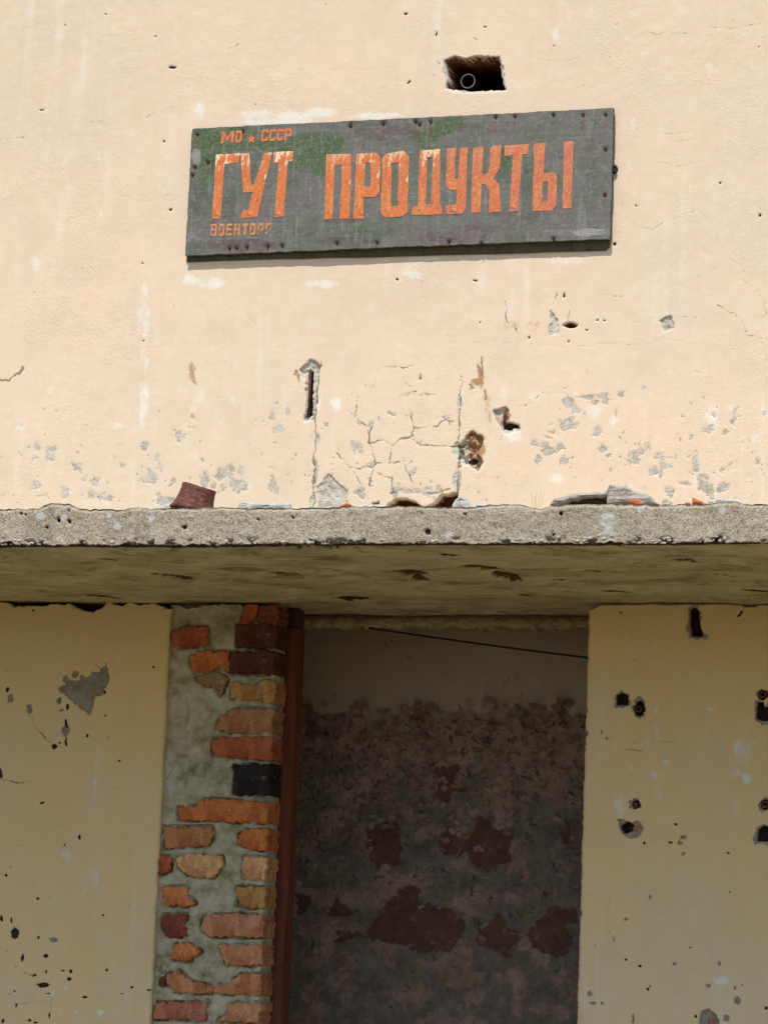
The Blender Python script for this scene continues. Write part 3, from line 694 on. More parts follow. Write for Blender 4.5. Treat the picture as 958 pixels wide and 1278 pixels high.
# pale whitewash and lime runs
for q in [(250, 138, 7, 15, 0.7), (320, 143, 22, 7, 0.85), (365, 146, 26, 9, 1.0), (400, 141, 20, 7, 1.0), (470, 144, 36, 4, 0.9), (345, 152, 60, 5, 0.9), (515, 135, 12, 8, 0.5), (430, 72, 12, 5, 0.45), (480, 64, 12, 7, 0.45), (545, 30, 5, 14, 0.65), (528, 40, 10, 14, 0.3),
          (505, 10, 6, 12, 0.4), (692, 45, 6, 12, 0.7), (711, 20, 5, 14, 0.45), (105, 80, 12, 18, 0.35), (105, 115, 6, 14, 0.4), (125, 195, 12, 18, 0.45), (132, 225, 6, 18, 0.45), (45, 330, 7, 11, 0.75), (38, 378, 4, 8, 0.4), (127, 266, 6, 6, 0.45), (182, 362, 6, 10, 0.65), (180, 395, 10, 30, 0.6),
          (181, 440, 6, 40, 0.55), (180, 505, 8, 36, 0.7), (236, 350, 9, 9, 0.8), (262, 353, 22, 9, 0.8), (400, 354, 26, 5, 0.75), (350, 358, 30, 4, 0.4), (515, 342, 18, 6, 0.7), (530, 322, 24, 4, 0.7), (700, 325, 34, 7, 0.6), (640, 330, 30, 6, 0.4), (735, 318, 14, 5, 0.6),
          (886, 85, 6, 14, 0.55), (790, 155, 5, 12, 0.55), (787, 205, 7, 7, 0.5), (915, 195, 8, 20, 0.3), (905, 170, 5, 18, 0.35), (65, 487, 9, 7, 0.55), (58, 503, 9, 6, 0.5), (25, 533, 10, 6, 0.5), (145, 532, 8, 6, 0.5), (250, 495, 8, 14, 0.55), (245, 512, 9, 8, 0.5), (243, 568, 6, 10, 0.5),
          (418, 505, 9, 11, 0.8), (290, 498, 12, 6, 0.4), (280, 525, 9, 8, 0.4), (632, 490, 16, 14, 0.55), (600, 478, 14, 8, 0.3), (640, 545, 14, 9, 0.8), (668, 493, 10, 7, 0.6), (740, 512, 18, 12, 0.65), (766, 525, 6, 8, 0.6), (700, 560, 14, 14, 0.5), (692, 597, 14, 7, 0.7), (714, 548, 14, 10, 0.3),
          (888, 520, 10, 22, 0.7), (910, 508, 8, 6, 0.6), (870, 600, 14, 14, 0.45), (818, 590, 10, 8, 0.7), (940, 550, 8, 10, 0.5), (810, 495, 12, 6, 0.4), (690, 470, 14, 6, 0.2), (575, 490, 3, 16, 0.7), (397, 500, 4, 20, 0.7), (305, 607, 12, 10, 0.6), (282, 590, 14, 7, 0.6), (88, 612, 16, 6, 0.5), (122, 628, 30, 6, 0.5), (50, 605, 14, 8, 0.5), (205, 626, 14, 8, 0.8), (565, 640, 6, 6, 0.3), (860, 330, 5, 30, 0.2), (500, 420, 40, 8, 0.2), (790, 240, 6, 14, 0.4)]:
    W.soft('white', *q)
# undulating hand-laid plaster
und = 0.0030*fbm(W.X*1.7, W.Z*1.7, 61, 3) + 0.0003*fbm(W.X*9, W.Z*11, 62, 3) + 0.00035*fbm(W.X*48, W.Z*52, 63, 3)*sstep(0.0, 0.35, fbm(W.X*2.6, W.Z*3.4, 64, 3))
Yw = W.D + und

def sheet(F, Y, name, mat, parent, attrs=PAINT_ATTRS, flip=False):
    v = np.stack([F.X.ravel(), Y.ravel(), F.Z.ravel()], 1)
    return mesh(name, v, grid_faces(*F.X.shape, flip=flip), mat, parent, smooth=True, attrs={k: F.a(k) for k in attrs})
sheet(W, Yw, 'upper_wall', M['paint'], HOUSE)

# ---- lower walls either side of the doorway
XL = (P(211, 790).x + P(187.5, 1270).x)/2               # edge of the plaster left of the brick infill
XR = (P(733.4, 790).x + P(718.5, 1270).x)/2             # right edge of the doorway
ZLOW = P(479, 1310).z
zl = axis(0.0, ZB + 0.003, ZLOW, ZB + 0.003)

def corner(F, Y, xe, sgn, rad, seed):
    """round the plaster off at the edge xe (sgn=+1: the edge is the sheet's right side)"""
    d = np.abs(F.X - xe)
    wob = 0.0022*fbm(F.Z*30, F.Z*0 + 3, seed, 4) + 0.0012*vnoise(F.Z*160, F.Z*0, seed + 1)
    Y = Y + rad*np.clip(1 - d/rad, 0, 1)**2.2
    F.X = np.where(d < 0.012, F.X + sgn*wob*(1 - d/0.012), F.X)
    return Y

xl = np.append(axis(BX0, XL, FX0, XL), [])
WL = Field(xl, zl)
vv = 754 + 4*fbm(WL.U/28, WL.U*0 + 1, 81, 3) + 2*vnoise(WL.U/8, WL.U*0, 83)
for a_, b_, c_ in [(16, 30, 4.5), (100, 118, 5), (88, 130, 3), (150, 175, 1.5), (205, 214, 5)]:
    vv = vv + c_*sstep(a_ - 4, a_ + 3, WL.U)*(1 - sstep(b_ - 3, b_ + 4, WL.U))
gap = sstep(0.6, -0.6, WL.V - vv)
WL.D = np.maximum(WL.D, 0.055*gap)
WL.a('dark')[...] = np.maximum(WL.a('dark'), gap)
WL.poly([(124, 838), (128, 833), (134, 832), (136, 850), (131, 858), (128, 867), (118, 869), (117, 880), (112, 893), (100, 884), (88, 872), (78, 862), (84, 848), (95, 850), (108, 845), (116, 838)], 0.006, 'chip', warp=0.8)
for q in [(82, 848, 4, 4), (79, 860, 6, 5), (94, 842, 4, 5), (86, 856, 6, 4), (103, 846, 3, 4), (74, 875, 3, 4), (85, 882, 1.6, 4), (77, 886, 3, 2), (131, 863, 1.6, 2.5), (10, 861, 2, 4), (13, 871, 3.6, 5), (37, 884, 3.6, 6), (81, 912, 5, 7), (82, 903, 2, 6), (82, 926, 1.6, 6), (67, 932, 3.4, 3.4), (74, 927, 1.4, 1.4),
          (109, 919, 1.5, 2), (135, 920, 1.3, 1.2), (149, 949, 2, 1.4), (192, 832, 1.4, 1.4), (132, 893, 1.2, 2), (42, 762, 1.6, 1.2), (52, 1002, 3, 1.8), (99, 1045, 1.6, 3.4), (80, 1054, 1.2, 1.6), (7, 1092, 2, 2), (14, 1148, 1.6, 4), (18, 1166, 5.5, 7.5), (1, 1147, 2.5, 4), (47, 1122, 1.6, 1.6), (62, 1118, 1, 1),
          (57, 1193, 3.6, 2.4), (28, 1196, 2, 5), (88, 1212, 2.6, 2.6), (78, 1211, 3, 1), (86, 1221, 3.2, 2.4), (53, 1228.5, 8, 3), (43, 1217, 2.6, 1.4), (57, 1213, 1.2, 2), (48, 1170, 1.5, 2.4), (133, 1211, 1.6, 1.8), (106, 1245, 3, 1.6), (20, 1255, 1.4, 2.6), (62, 1266, 1.2, 4), (36, 1273, 2, 2), (43, 1276, 3, 2), (3, 1275, 2, 3), (19, 1207, 1.5, 1), (129, 1142, 1.5, 1.2), (1, 966, 2, 7), (18, 1237, 1.2, 1.4), (165, 1233, 2.4, 1.6), (186, 1236, 3, 1.5), (12, 1240, 1.6, 1), (60, 1239, 3, 1), (152, 1240, 1.4, 1), (23, 1055, 1, 1), (13, 1082, 1, 1)]:
    WL.chip(q[0], q[1], q[2], q[3], 0.007 if min(q[2:4]) > 2.2 else 0.003, attr='dark' if (q[1] > 930 and q[2] < 9) or q[2] < 2.2 else 'chip')
WL.chip(66, 1172, 6, 3.6, 0.003)
for pts, wd, st in [([(34, 886), (41, 898), (45, 909), (55, 918), (62, 927)], 1.2, 1.0), ([(66, 918), (72, 912), (78, 914)], 0.8, 0.8), ([(160, 888), (159, 903)], 0.7, 0.6), ([(119, 826), (125, 834)], 1.0, 0.9), ([(133, 828), (134, 838)], 1.0, 0.9), ([(0, 960), (4, 974), (20, 977), (38, 976)], 1.0, 0.9),
                    ([(140, 984), (155, 980)], 0.7, 0.6), ([(30, 1214), (42, 1217)], 1.3, 1.0), ([(26, 1160), (24, 1155)], 1, 1), ([(18, 1253), (55, 1251), (65, 1248)], 0.8, 0.7), ([(60, 1276), (64, 1255), (66, 1240)], 0.8, 0.8), ([(0, 1185), (16, 1187)], 0.8, 0.8), ([(155, 1180), (175, 1188), (188, 1190)], 0.6, 0.5), ([(155, 1160), (162, 1180), (158, 1205), (150, 1222)], 0.7, 0.35), ([(130, 1230), (128, 1245), (138, 1252), (143, 1238), (134, 1232)], 0.7, 0.3), ([(160, 1216), (185, 1212)], 0.6, 0.4), ([(165, 1095), (158, 1120), (156, 1140)], 0.6, 0.3)]:
    WL.crack(pts, wd, 0.0015, st, 0.5)
for q in [(118, 978, 2, 6, 0.9), (84, 1068, 8, 12, 0.55), (118, 1095, 7, 16, 0.6), (103, 1110, 6, 20, 0.4), (70, 1125, 10, 20, 0.35), (120, 1140, 6, 12, 0.35), (125, 1265, 4, 5, 0.95), (95, 1263, 2.5, 2.5, 0.7), (66, 1240, 2.5, 5, 0.8), (82, 1233, 2.5, 4, 0.8), (193, 1052, 2, 4, 0.8), (133, 1065, 2, 8, 0.5), (92, 1103, 2, 8, 0.5), (78, 852, 8, 12, 0.6), (80, 880, 8, 10, 0.5)]:
    WL.soft('white', *q)
YL = WL.D + 0.0022*fbm(WL.X*2.2, WL.Z*2.2, 91, 3) + 0.0010*fbm(WL.X*16, WL.Z*34, 92, 3)*sstep(130, 190, WL.U)*sstep(880, 790, WL.V)*1.8 + 0.0005*fbm(WL.X*12, WL.Z*18, 93, 3)
YL = corner(WL, YL, XL, 1, 0.005, 71)
# the sheet turns the corner: two columns going back along the plaster's edge
def with_reveal(F, Y, side, depth, name, mat):
    c = -1 if side > 0 else 0
    ex = np.stack([F.X[:, c], F.X[:, c], F.X[:, c]], 1) + np.array([[0.0005*side, -0.001*side, -0.001*side]])
    ey = np.stack([Y[:, c] + 0.003, Y[:, c]*0 + depth*0.5, Y[:, c]*0 + depth], 1)
    ez = np.stack([F.Z[:, c]]*3, 1)
    if side < 0: ex, ey, ez = ex[:, ::-1], ey[:, ::-1], ez[:, ::-1]
    cat = (lambda a, b: np.concatenate([a, b], 1)) if side > 0 else (lambda a, b: np.concatenate([b, a], 1))
    X, Y2, Z = cat(F.X, ex), cat(Y, ey), cat(F.Z, ez)
    at = {k: cat(F.a(k), np.stack([F.a(k)[:, c]]*3, 1)) for k in PAINT_ATTRS}
    return mesh(name, np.stack([X.ravel(), Y2.ravel(), Z.ravel()], 1), grid_faces(*X.shape), mat, HOUSE, smooth=True, attrs=at)
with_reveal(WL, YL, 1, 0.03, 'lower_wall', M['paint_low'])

WR = Field(axis(XR, BX1, XR, FX1), zl)
vv = 754 + 1.2*fbm(WR.U/28, WR.U*0 + 1, 85, 3)
vv = vv + 6*sstep(751, 737, WR.U) + 3*sstep(925, 928, WR.U)*(1 - sstep(940, 946, WR.U))
gap = sstep(0.5, -0.5, WR.V - vv)
WR.D = np.maximum(WR.D, 0.012*gap)
WR.a('chip')[...] = np.maximum(WR.a('chip'), gap)
HOLES = [  # sockets left by removed ironwork
    [(860, 761), (864, 757.5), (869, 759), (871, 765), (872.5, 780), (876, 790), (876, 794), (862, 793.5), (860, 778)],
    [(767.5, 866), (775, 864), (783, 868), (782, 879.5), (767.5, 879.5)],
    [(944, 876), (952, 876), (952, 882), (962, 882), (962, 899), (950, 899), (942, 896)],
    [(945, 1035), (952, 1030), (964, 1032), (964, 1050), (944, 1049)]]
for h_ in HOLES:
    hc = np.mean(h_, 0)
    WR.poly([tuple(hc + (np.array(p) - hc)*1.2 + np.sign(np.array(p) - hc)*1.2) for p in h_], 0.003, 'chip', warp=1.6, soft=4.5)
    WR.poly(h_, 0.035, 'dark', warp=0.22, rough=0.0, soft=2.2)
for q in [(796.5, 884, 6.5, 9), (951, 867, 6, 6), (793, 1004, 4.6, 5.2), (954, 1004, 6, 6)]:
    WR.chip(q[0], q[1], q[2]*1.35, q[3]*1.35, depth=0.003, warp=1.6, soft=4.5)
    WR.chip(*q, depth=0.035, attr='dark', warp=0.4, rough=0.0, soft=2.2)
WR.poly([(769, 1022), (778, 1021), (785, 1027), (797, 1025), (804, 1035), (799, 1042), (787, 1046), (777, 1042)], 0.006, 'chip', warp=0.8)
WR.soft('rust', 794, 1034, 10, 9, 0.75)
WR.chip(782, 1032.5, 7.5, 6.5, 0.03, attr='dark', warp=0.8)
WR.poly([(872, 1280), (874, 1262), (884, 1258), (893, 1266), (898, 1285), (872, 1290)], 0.012, 'chip', warp=0.8)
WR.soft('rust', 888, 1278, 8, 8, 0.8)
WR.poly([(918, 769), (924, 762), (927, 763), (921, 770)], 0.006, 'dark', warp=0.3)
for q in [(775, 764, 2, 1.2), (842, 1028, 2, 2.2), (852, 1045, 4, 3), (848, 1052, 4, 2), (852, 1066, 3, 2), (835, 1051, 2, 1.6), (804, 1052, 1.2, 1.8), (811, 1120, 1.8, 3), (780, 1147, 2.8, 2.4), (798, 1206, 2.2, 2.2), (841, 1203, 2.6, 2), (896, 1202, 2, 3), (883, 1230, 2.8, 3), (919, 1249, 4, 5), (916, 1233, 1.6, 2.6), (906, 1271, 4, 4), (811, 1231, 1.6, 1.2),
          (808, 1235, 2, 2), (860, 1182, 1.6, 1.2), (909, 1113, 1.2, 1.2), (771, 870, 1, 1), (750, 913, 1.5, 3), (757, 921, 1.5, 2), (781, 1198, 2, 1.5), (736, 1240, 4, 4), (740, 1252, 4, 2), (751, 1252, 2, 2), (790, 1272, 1.5, 6), (760, 1162, 1, 1), (742, 1180, 1, 1.6), (955, 1258, 2, 2), (868, 1268, 2, 2), (908, 1065, 1.4, 1.6), (925, 1229, 1.2, 1.8), (731, 886, 2, 3), (731, 915, 2.5, 4), (723, 1140, 3, 4), (721, 1160, 2, 3), (765, 1172, 1, 3)]:
    WR.chip(q[0], q[1], q[2], q[3], 0.004, attr='dark' if max(q[2:4]) < 2.6 and q[0] > 770 else 'chip')
for pts, wd, st in [([(777, 935), (790, 935), (801, 937)], 1.0, 0.9), ([(790, 927), (797, 925)], 1.0, 0.7), ([(812, 924), (825, 925), (842, 926)], 0.9, 0.7), ([(808, 937), (834, 936)], 0.7, 0.4), ([(886, 870), (895, 870)], 0.8, 0.5), ([(810, 1105), (812, 1118)], 0.6, 0.5), ([(778, 795), (776, 790), (780, 787)], 0.7, 0.5), ([(722, 1258), (725, 1270), (723, 1278)], 0.8, 0.7), ([(735, 1248), (742, 1256), (750, 1256)], 0.8, 0.6), ([(845, 1050), (853, 1044)], 0.8, 0.8), ([(777, 1064), (785, 1050)], 0.4, 0.3), ([(764, 1165), (766, 1182)], 0.6, 0.4), ([(735, 1052), (760, 1060)], 0.4, 0.2)]:
    WR.crack(pts, wd, 0.0012, st, 0.4)
for q in [(818, 886, 3, 6, 0.75), (820, 908, 2.5, 8, 0.7), (818, 919, 3, 4, 0.7), (806, 925, 2.5, 3, 0.8), (884, 884, 7, 4, 0.8), (870, 883, 16, 5, 0.5), (850, 887, 4, 3, 0.55), (920, 930, 6, 12, 0.75), (927, 940, 14, 18, 0.6), (930, 972, 7, 8, 1.0), (938, 927, 10, 4, 0.6), (917, 965, 12, 10, 0.6), (817, 967, 5, 6, 0.9), (787, 960, 3, 3, 0.7), (831, 952, 4, 4, 0.8), (821, 990, 8, 18, 0.45), (775, 1006, 12, 12, 0.6), (918, 1015, 8, 30, 0.4), (912, 1120, 8, 40, 0.3), (901, 1224, 10, 6, 0.95), (893, 1237, 10, 10, 0.55), (880, 1194, 4, 6, 0.4), (940, 900, 20, 40, 0.3), (925, 1080, 10, 40, 0.3), (815, 940, 5, 20, 0.4)]:
    WR.soft('white', *q)
YR = WR.D + 0.0022*fbm(WR.X*2.2, WR.Z*2.2, 94, 3) + 0.0006*fbm(WR.X*12, WR.Z*20, 95, 3) + 0.0011*fbm(WR.X*22, WR.Z*30, 96, 3)*sstep(810, 760, WR.U)*sstep(840, 780, WR.V)
YR = corner(WR, YR, XR, -1, 0.010, 73)
with_reveal(WR, YR, -1, 0.26, 'lower_wall', M['paint_low'])

# iron left in the sockets
def tube_vf(c, axis_v, r0_, r1_, length, seg_=20, inner=None):
    c, ax = Vector(c), Vector(axis_v).normalized()
    t = ax.orthogonal().normalized()
    b = ax.cross(t)
    v, f = [], []
    rings = [(r0_, 0.0), (r1_, length)]
    if inner is not None: rings = [(inner*r1_/r0_, length), (inner, 0.0), (r0_, 0.0), (r1_, length)]
    for r, l in rings:
        for k in range(seg_):
            a = 2*math.pi*k/seg_
            v.append(c + ax*l + (t*math.cos(a) + b*math.sin(a))*r)
    n = len(rings)
    for i in range(n - 1 if inner is None else n):
        for k in range(seg_):
            k2 = (k + 1) % seg_
            i2 = (i + 1) % n
            f.append((i*seg_ + k, i*seg_ + k2, i2*seg_ + k2, i2*seg_ + k))
    if inner is None:
        f.append(tuple(range(seg_))[::-1])
        f.append(tuple(range((n - 1)*seg_, n*seg_)))
    return v, f
for (u_, v_, r_, ri) in [(796.5, 885, 0.009, 0.005), (951, 867, 0.009, 0.005), (954, 1004, 0.010, 0.004), (793, 1004.5, 0.007, None)]:
    c = P(u_, v_, 0.006)
    vv_, ff_ = tube_vf(c, (0, 1, 0), r_, r_, 0.03, 14, ri)
    mesh('iron_stub', vv_, ff_, M['rust'], HOUSE, c)

def za(pts): return [(180 + x/4.3545, 740 + y/4.3545) for x, y in pts]
def zb_(pts): return [(170 + x/4.286, 980 + y/4.286) for x, y in pts]
OR, OR2, PALE, RED, MAR, BLK, YEL = (0.66, 0.235, 0.085), (0.60, 0.19, 0.06), (0.72, 0.39, 0.19), (0.44, 0.12, 0.058), (0.115, 0.035, 0.026), (0.022, 0.022, 0.024), (0.50, 0.27, 0.10)
BRICKS = [
    (za([(150, 215), (210, 190), (345, 185), (358, 195), (355, 262), (325, 292), (158, 298)]), RED),
    (za([(560, 58), (625, 70), (612, 130), (572, 175), (525, 165)]), RED),
    (za([(635, 85), (690, 62), (725, 70), (725, 176), (640, 168), (617, 140)]), (0.26, 0.08, 0.05)),
    (za([(505, 172), (700, 178), (700, 300), (505, 300)]), MAR),
    (za([(250, 350), (290, 320), (463, 316), (465, 430), (410, 402), (340, 435), (270, 432)]), OR2),
    (za([(470, 320), (700, 316), (700, 442), (470, 440)]), MAR),
    (za([(475, 482), (600, 502), (660, 474), (700, 480), (700, 598), (640, 590), (475, 575)]), YEL),
    (za([(285, 458), (400, 432), (460, 470), (420, 570), (390, 520), (310, 500)]), (0.36, 0.22, 0.12)),
    (za([(385, 735), (430, 662), (520, 622), (700, 636), (700, 758), (540, 765), (470, 760)]), (0.44, 0.20, 0.10)),
    (za([(375, 795), (540, 777), (695, 783), (695, 912), (520, 900), (370, 880)]), RED),
    (za([(490, 935), (692, 925), (692, 1105), (485, 1095)]), BLK),
    (zb_([(228, 116), (335, 112), (338, 76), (460, 75), (700, 92), (700, 203), (610, 200), (440, 190), (230, 190)]), OR2),
    (zb_([(148, 224), (410, 222), (415, 265), (385, 325), (155, 337)]), (0.50, 0.21, 0.09)),
    (zb_([(552, 268), (600, 238), (697, 236), (697, 350), (620, 344), (545, 312)]), OR2),
    (zb_([(110, 375), (195, 385), (180, 465), (110, 482)]), RED),
    (zb_([(215, 388), (300, 368), (460, 380), (465, 420), (420, 490), (360, 495), (280, 480), (235, 440)]), PALE),
    (zb_([(578, 382), (692, 386), (692, 510), (565, 500)]), PALE),
    (zb_([(145, 547), (280, 545), (285, 600), (325, 635), (275, 648), (135, 635), (155, 590)]), OR),
    (zb_([(530, 545), (690, 542), (690, 658), (555, 650)]), YEL),
    (zb_([(150, 692), (275, 690), (270, 815), (165, 810), (140, 740)]), (0.24, 0.065, 0.04)),
    (zb_([(370, 702), (450, 690), (688, 692), (688, 815), (400, 810), (345, 765)]), (0.54, 0.235, 0.13)),
    (zb_([(190, 935), (215, 850), (280, 840), (345, 890), (290, 940)]), OR),
    (zb_([(445, 857), (686, 852), (686, 965), (490, 965)]), (0.56, 0.25, 0.125)),
    (zb_([(165, 1012), (240, 997), (280, 1040), (390, 1070), (480, 1070), (560, 1012), (680, 1012), (680, 1120), (205, 1110), (165, 1060)]), (0.55, 0.24, 0.11)),
    (zb_([(132, 1035), (158, 1035), (158, 1070), (132, 1070)]), (0.24, 0.05, 0.04)),
    (zb_([(110, 1166), (385, 1156), (365, 1262), (95, 1246)]), (0.46, 0.17, 0.10)),
    (zb_([(500, 1166), (678, 1162), (678, 1272), (440, 1264), (500, 1205)]), (0.58, 0.28, 0.15)),
]
for k in range(4):                                      # a few more courses below the picture's edge
    v_ = 1292 + 36*k
    BRICKS.append(([(196 - 2*k, v_), (258 - 2*k, v_ - 1), (255 - 2*k, v_ + 27), (194 - 2*k, v_ + 27)], OR if k % 2 else RED))
    BRICKS.append(([(272 - 2*k, v_), (327 - 2*k, v_ + 1), (325 - 2*k, v_ + 28), (268 - 2*k, v_ + 27)], OR2 if k % 2 else PALE))
# ---- brick infill left of the doorway
YP = 0.018                                              # its face lies behind the plaster
XC = (P(338.5, 800, YP).x + P(326, 1270, YP).x)/2       # its right-hand corner
PT = 0.090                                              # half a brick thick
xp = np.linspace(XL - 0.004, XC, 150)
zp = axis(0.0, ZB - 0.002, ZLOW, ZB - 0.002, 0.003)
Fp = Field(xp, zp, YP)
lump = 0.0095*fbm(Fp.X*14, Fp.Z*14, 101, 6) + 0.005*np.maximum(0, fbm(Fp.X*34, Fp.Z*34, 103, 4))
for pts_, wd_ in [([(206, 902), (214, 903), (228, 908), (236, 914)], 1.6), ([(235, 870), (236, 890), (232, 905)], 1.2), ([(205, 975), (215, 960), (224, 945), (246, 940)], 1.2), ([(231, 985), (236, 960), (252, 952), (262, 962)], 1.2), ([(215, 815), (222, 822), (226, 832)], 1.0), ([(254, 872), (260, 880)], 1.5), ([(212, 1000), (208, 985)], 1.0), ([(232, 1130), (240, 1145), (250, 1142)], 0.8), ([(196, 1222), (205, 1212), (214, 1200)], 1.0)]:
    Fp.crack(pts_, wd_, 0.006)
Fp.crack([(206, 902), (214, 903), (228, 908), (236, 914)], 1.2)
Fp.crack([(235, 870), (236, 890), (232, 905)], 0.8)
for pts_, _c in BRICKS:
    pa = np.array(pts_)
    w_ = Fp.win(pa[:, 0].min() - 8, pa[:, 0].max() + 8, pa[:, 1].min() - 8, pa[:, 1].max() + 8)
    if Fp.X[w_].size == 0: continue
    dm = np.full(Fp.X[w_].shape, 1e9)
    for i_ in range(len(pa)):
        j_ = (i_ + 1) % len(pa)
        dm = np.minimum(dm, seg(Fp.U[w_] + Fp.wu[w_]*0.5, Fp.V[w_] + Fp.wv[w_]*0.5, *pa[i_], *pa[j_]))
    vary = np.clip(0.45 + 1.1*fbm(Fp.U[w_]/9, Fp.V[w_]/9, 107, 3), 0, 1.1)
    Fp.D[w_] = np.maximum(Fp.D[w_], 0.020*vary*np.clip(1.5 - dm/2.2, 0, 1))
top = sstep(1.0, -1.0, Fp.V - (754 + 2.5*fbm(Fp.U/9, Fp.U*0, 105, 3) + 2.5*sstep(222, 230, Fp.U)*(1 - sstep(250, 258, Fp.U))))
Yp = YP + lump + 0.03*top + Fp.D
ex = np.concatenate([Fp.X, Fp.X[:, -1:] + 0.002, Fp.X[:, -1:] + 0.001], 1)
ey = np.concatenate([Yp, Yp[:, -1:]*0 + YP + PT*0.5, Yp[:, -1:]*0 + YP + PT], 1)
ez = np.concatenate([Fp.Z, Fp.Z[:, -1:], Fp.Z[:, -1:]], 1)
PIER = mesh('brick_infill', np.stack([ex.ravel(), ey.ravel(), ez.ravel()], 1), grid_faces(*ex.shape), M['mortar'], HOUSE, smooth=True)
PIER['label'] = 'unplastered brick infill smeared with grey mortar'

def slab_poly(pts, yf, yb, bev=0.003, res=0.014, jit=0.0012, tilt=0.0):
    """an irregular flat piece: outline pts (x, z), front at yf, back at yb"""
    ring = []
    n = len(pts)
    for i in range(n):
        a, b = np.array(pts[i]), np.array(pts[(i + 1) % n])
        k = max(1, int(np.linalg.norm(b - a)/res))
        for j in range(k):
            ring.append(a + (b - a)*j/k + (rng.normal(0, jit, 2) if j else rng.normal(0, jit*0.4, 2)))
    ring = np.array(ring)
    area = 0.5*np.sum(ring[:, 0]*np.roll(ring[:, 1], -1) - np.roll(ring[:, 0], -1)*ring[:, 1])
    if area < 0: ring = ring[::-1]
    cen = ring.mean(0)
    m = len(ring)
    nxt, prv = np.roll(ring, -1, 0), np.roll(ring, 1, 0)
    t = nxt - prv
    t /= np.linalg.norm(t, axis=1)[:, None] + 1e-9
    inn = ring + np.stack([-t[:, 1], t[:, 0]], 1)*bev
    fy = yf + rng.normal(0, 0.0006, m) + tilt*(inn[:, 0] - cen[0])
    v = [(p[0], y, p[1]) for p, y in zip(inn, fy)] + [(p[0], y + bev, p[1]) for p, y in zip(ring, fy)] + [(p[0], yb, p[1]) for p in ring]
    f = [tuple(t3) for t3 in tessellate_polygon([[Vector((p[0], p[1], 0)) for p in inn]])]
    for i in range(m):
        j = (i + 1) % m
        f.append((m + i, m + j, j, i))
        f.append((2*m + i, 2*m + j, m + j, m + i))
    return v, f

def fix_normals(o):
    bm = bmesh.new()
    bm.from_mesh(o.data)
    bmesh.ops.recalc_face_normals(bm, faces=bm.faces)
    bm.to_mesh(o.data)
    bm.free()

for pts, colr in BRICKS:
    w_ = [P(a, b, YP) for a, b in pts]
    atc = max(p.x for p in w_) > XC - 0.012
    q_ = [(XC + 0.0075 if p.x > XC - 0.012 else p.x, p.z) for p in w_]
    yf = YP - rng.uniform(0.005, 0.011)
    vv_, ff_ = slab_poly(q_, yf, YP + (PT - 0.004 if atc else 0.05), 0.0022, 0.007, 0.0024, tilt=rng.normal(0, 0.014))
    c = (np.mean([a[0] for a in q_]), YP, np.mean([a[1] for a in q_]))
    o = mesh('brick', vv_, ff_, M['brick'], PIER, c)  # each brick its own piece
    fix_normals(o)
    o.color = (*colr, 1)

# ---- doorway: wooden post, broken plaster lip, vestibule
YPOST = YP + PT + 0.012
xa, xb = P(345, 1000, YPOST).x - 0.06, P(363.5, 1000, YPOST).x
zpt = P(368, 783, YPOST).z
v_, f_ = box_vf(xa, xb, YPOST, YPOST + 0.06, 0.0, zpt)
o = mesh('door_post', v_, f_, M['frame'], HOUSE, (xb, YPOST, 0))
bm = bmesh.new(); bm.from_mesh(o.data)
bmesh.ops.bevel(bm, geom=bm.edges[:], offset=0.004, segments=2, affect='EDGES'); bm.to_mesh(o.data); bm.free()
box('post_cap', (xa, xb - 0.004, YPOST + 0.006, YPOST + 0.056, zpt + 0.002, ZB - 0.004), M['wood_shade'], HOUSE)

YLIP = 0.25
n_ = 220
lx = np.linspace(xa, XR + 0.05, n_)
rows = []
zl0 = P(560, 770, YLIP).z
zl1 = P(560, 782.5, YLIP).z
jag = 0.008*fbm(lx*26, lx*0, 131, 5) + 0.006*vnoise(lx*110, lx*0, 133)
for k, (yy, zz, j) in enumerate([(YLIP + 0.09, ZB + 0.002, 0), (YLIP + 0.05, zl1, 0.6), (YLIP + 0.008, zl1, 1.0), (YLIP - 0.003, zl1 + 0.006, 0.8), (YLIP - 0.002, (zl0 + zl1)/2, 0.3), (YLIP + 0.004, zl0 - 0.004, -0.5), (YLIP + 0.015, zl0, 0), (YLIP + 0.03, ZB + 0.002, 0)]):
    rows.append(np.stack([lx, yy + 0.011*fbm(lx*36, lx*0 + k*0.7, 135, 4)*(1 if 0 < k < 7 else 0), zz + jag*j + 0.005*fbm(lx*70, lx*0 + k*1.3, 137, 3)*(1 if 0 < k < 7 else 0)], 1))
o = mesh('plaster_lip', np.concatenate(rows), grid_faces(len(rows), n_), M['lip'], HOUSE, smooth=True)
fix_normals(o)
o['label'] = 'ragged pale plaster edge under the lintel'

YI = 0.62                                               # back wall of the vestibule
xi0, xi1 = P(300, 1000, YI).x - 0.5, P(760, 1000, YI).x + 0.5
xin = axis(xi0, xi1, P(335, 1000, YI).x, P(745, 1000, YI).x, 0.003)
zin = axis(0.0, ZB + 0.25, P(479, 1300, YI).z, P(479, 765, YI).z, 0.003)
I = Field(xin, zin, YI)
dl = 890 + 10*fbm(I.U/22, I.V/22, 151, 5)*(0.45 + 0.55*sstep(600, 520, I.U)) + 1.0*fbm(I.U/10, I.U*0, 153, 2) + 0.012*(I.U - 380)
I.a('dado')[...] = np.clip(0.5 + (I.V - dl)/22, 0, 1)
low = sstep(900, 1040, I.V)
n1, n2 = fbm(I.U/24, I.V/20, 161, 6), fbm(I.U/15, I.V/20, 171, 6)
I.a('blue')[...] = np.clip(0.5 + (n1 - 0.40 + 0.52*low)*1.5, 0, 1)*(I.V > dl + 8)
I.a('olive')[...] = np.clip(0.5 + (n2 - 0.42 + 0.26*low)*1.6, 0, 1)*(I.V > dl + 8)
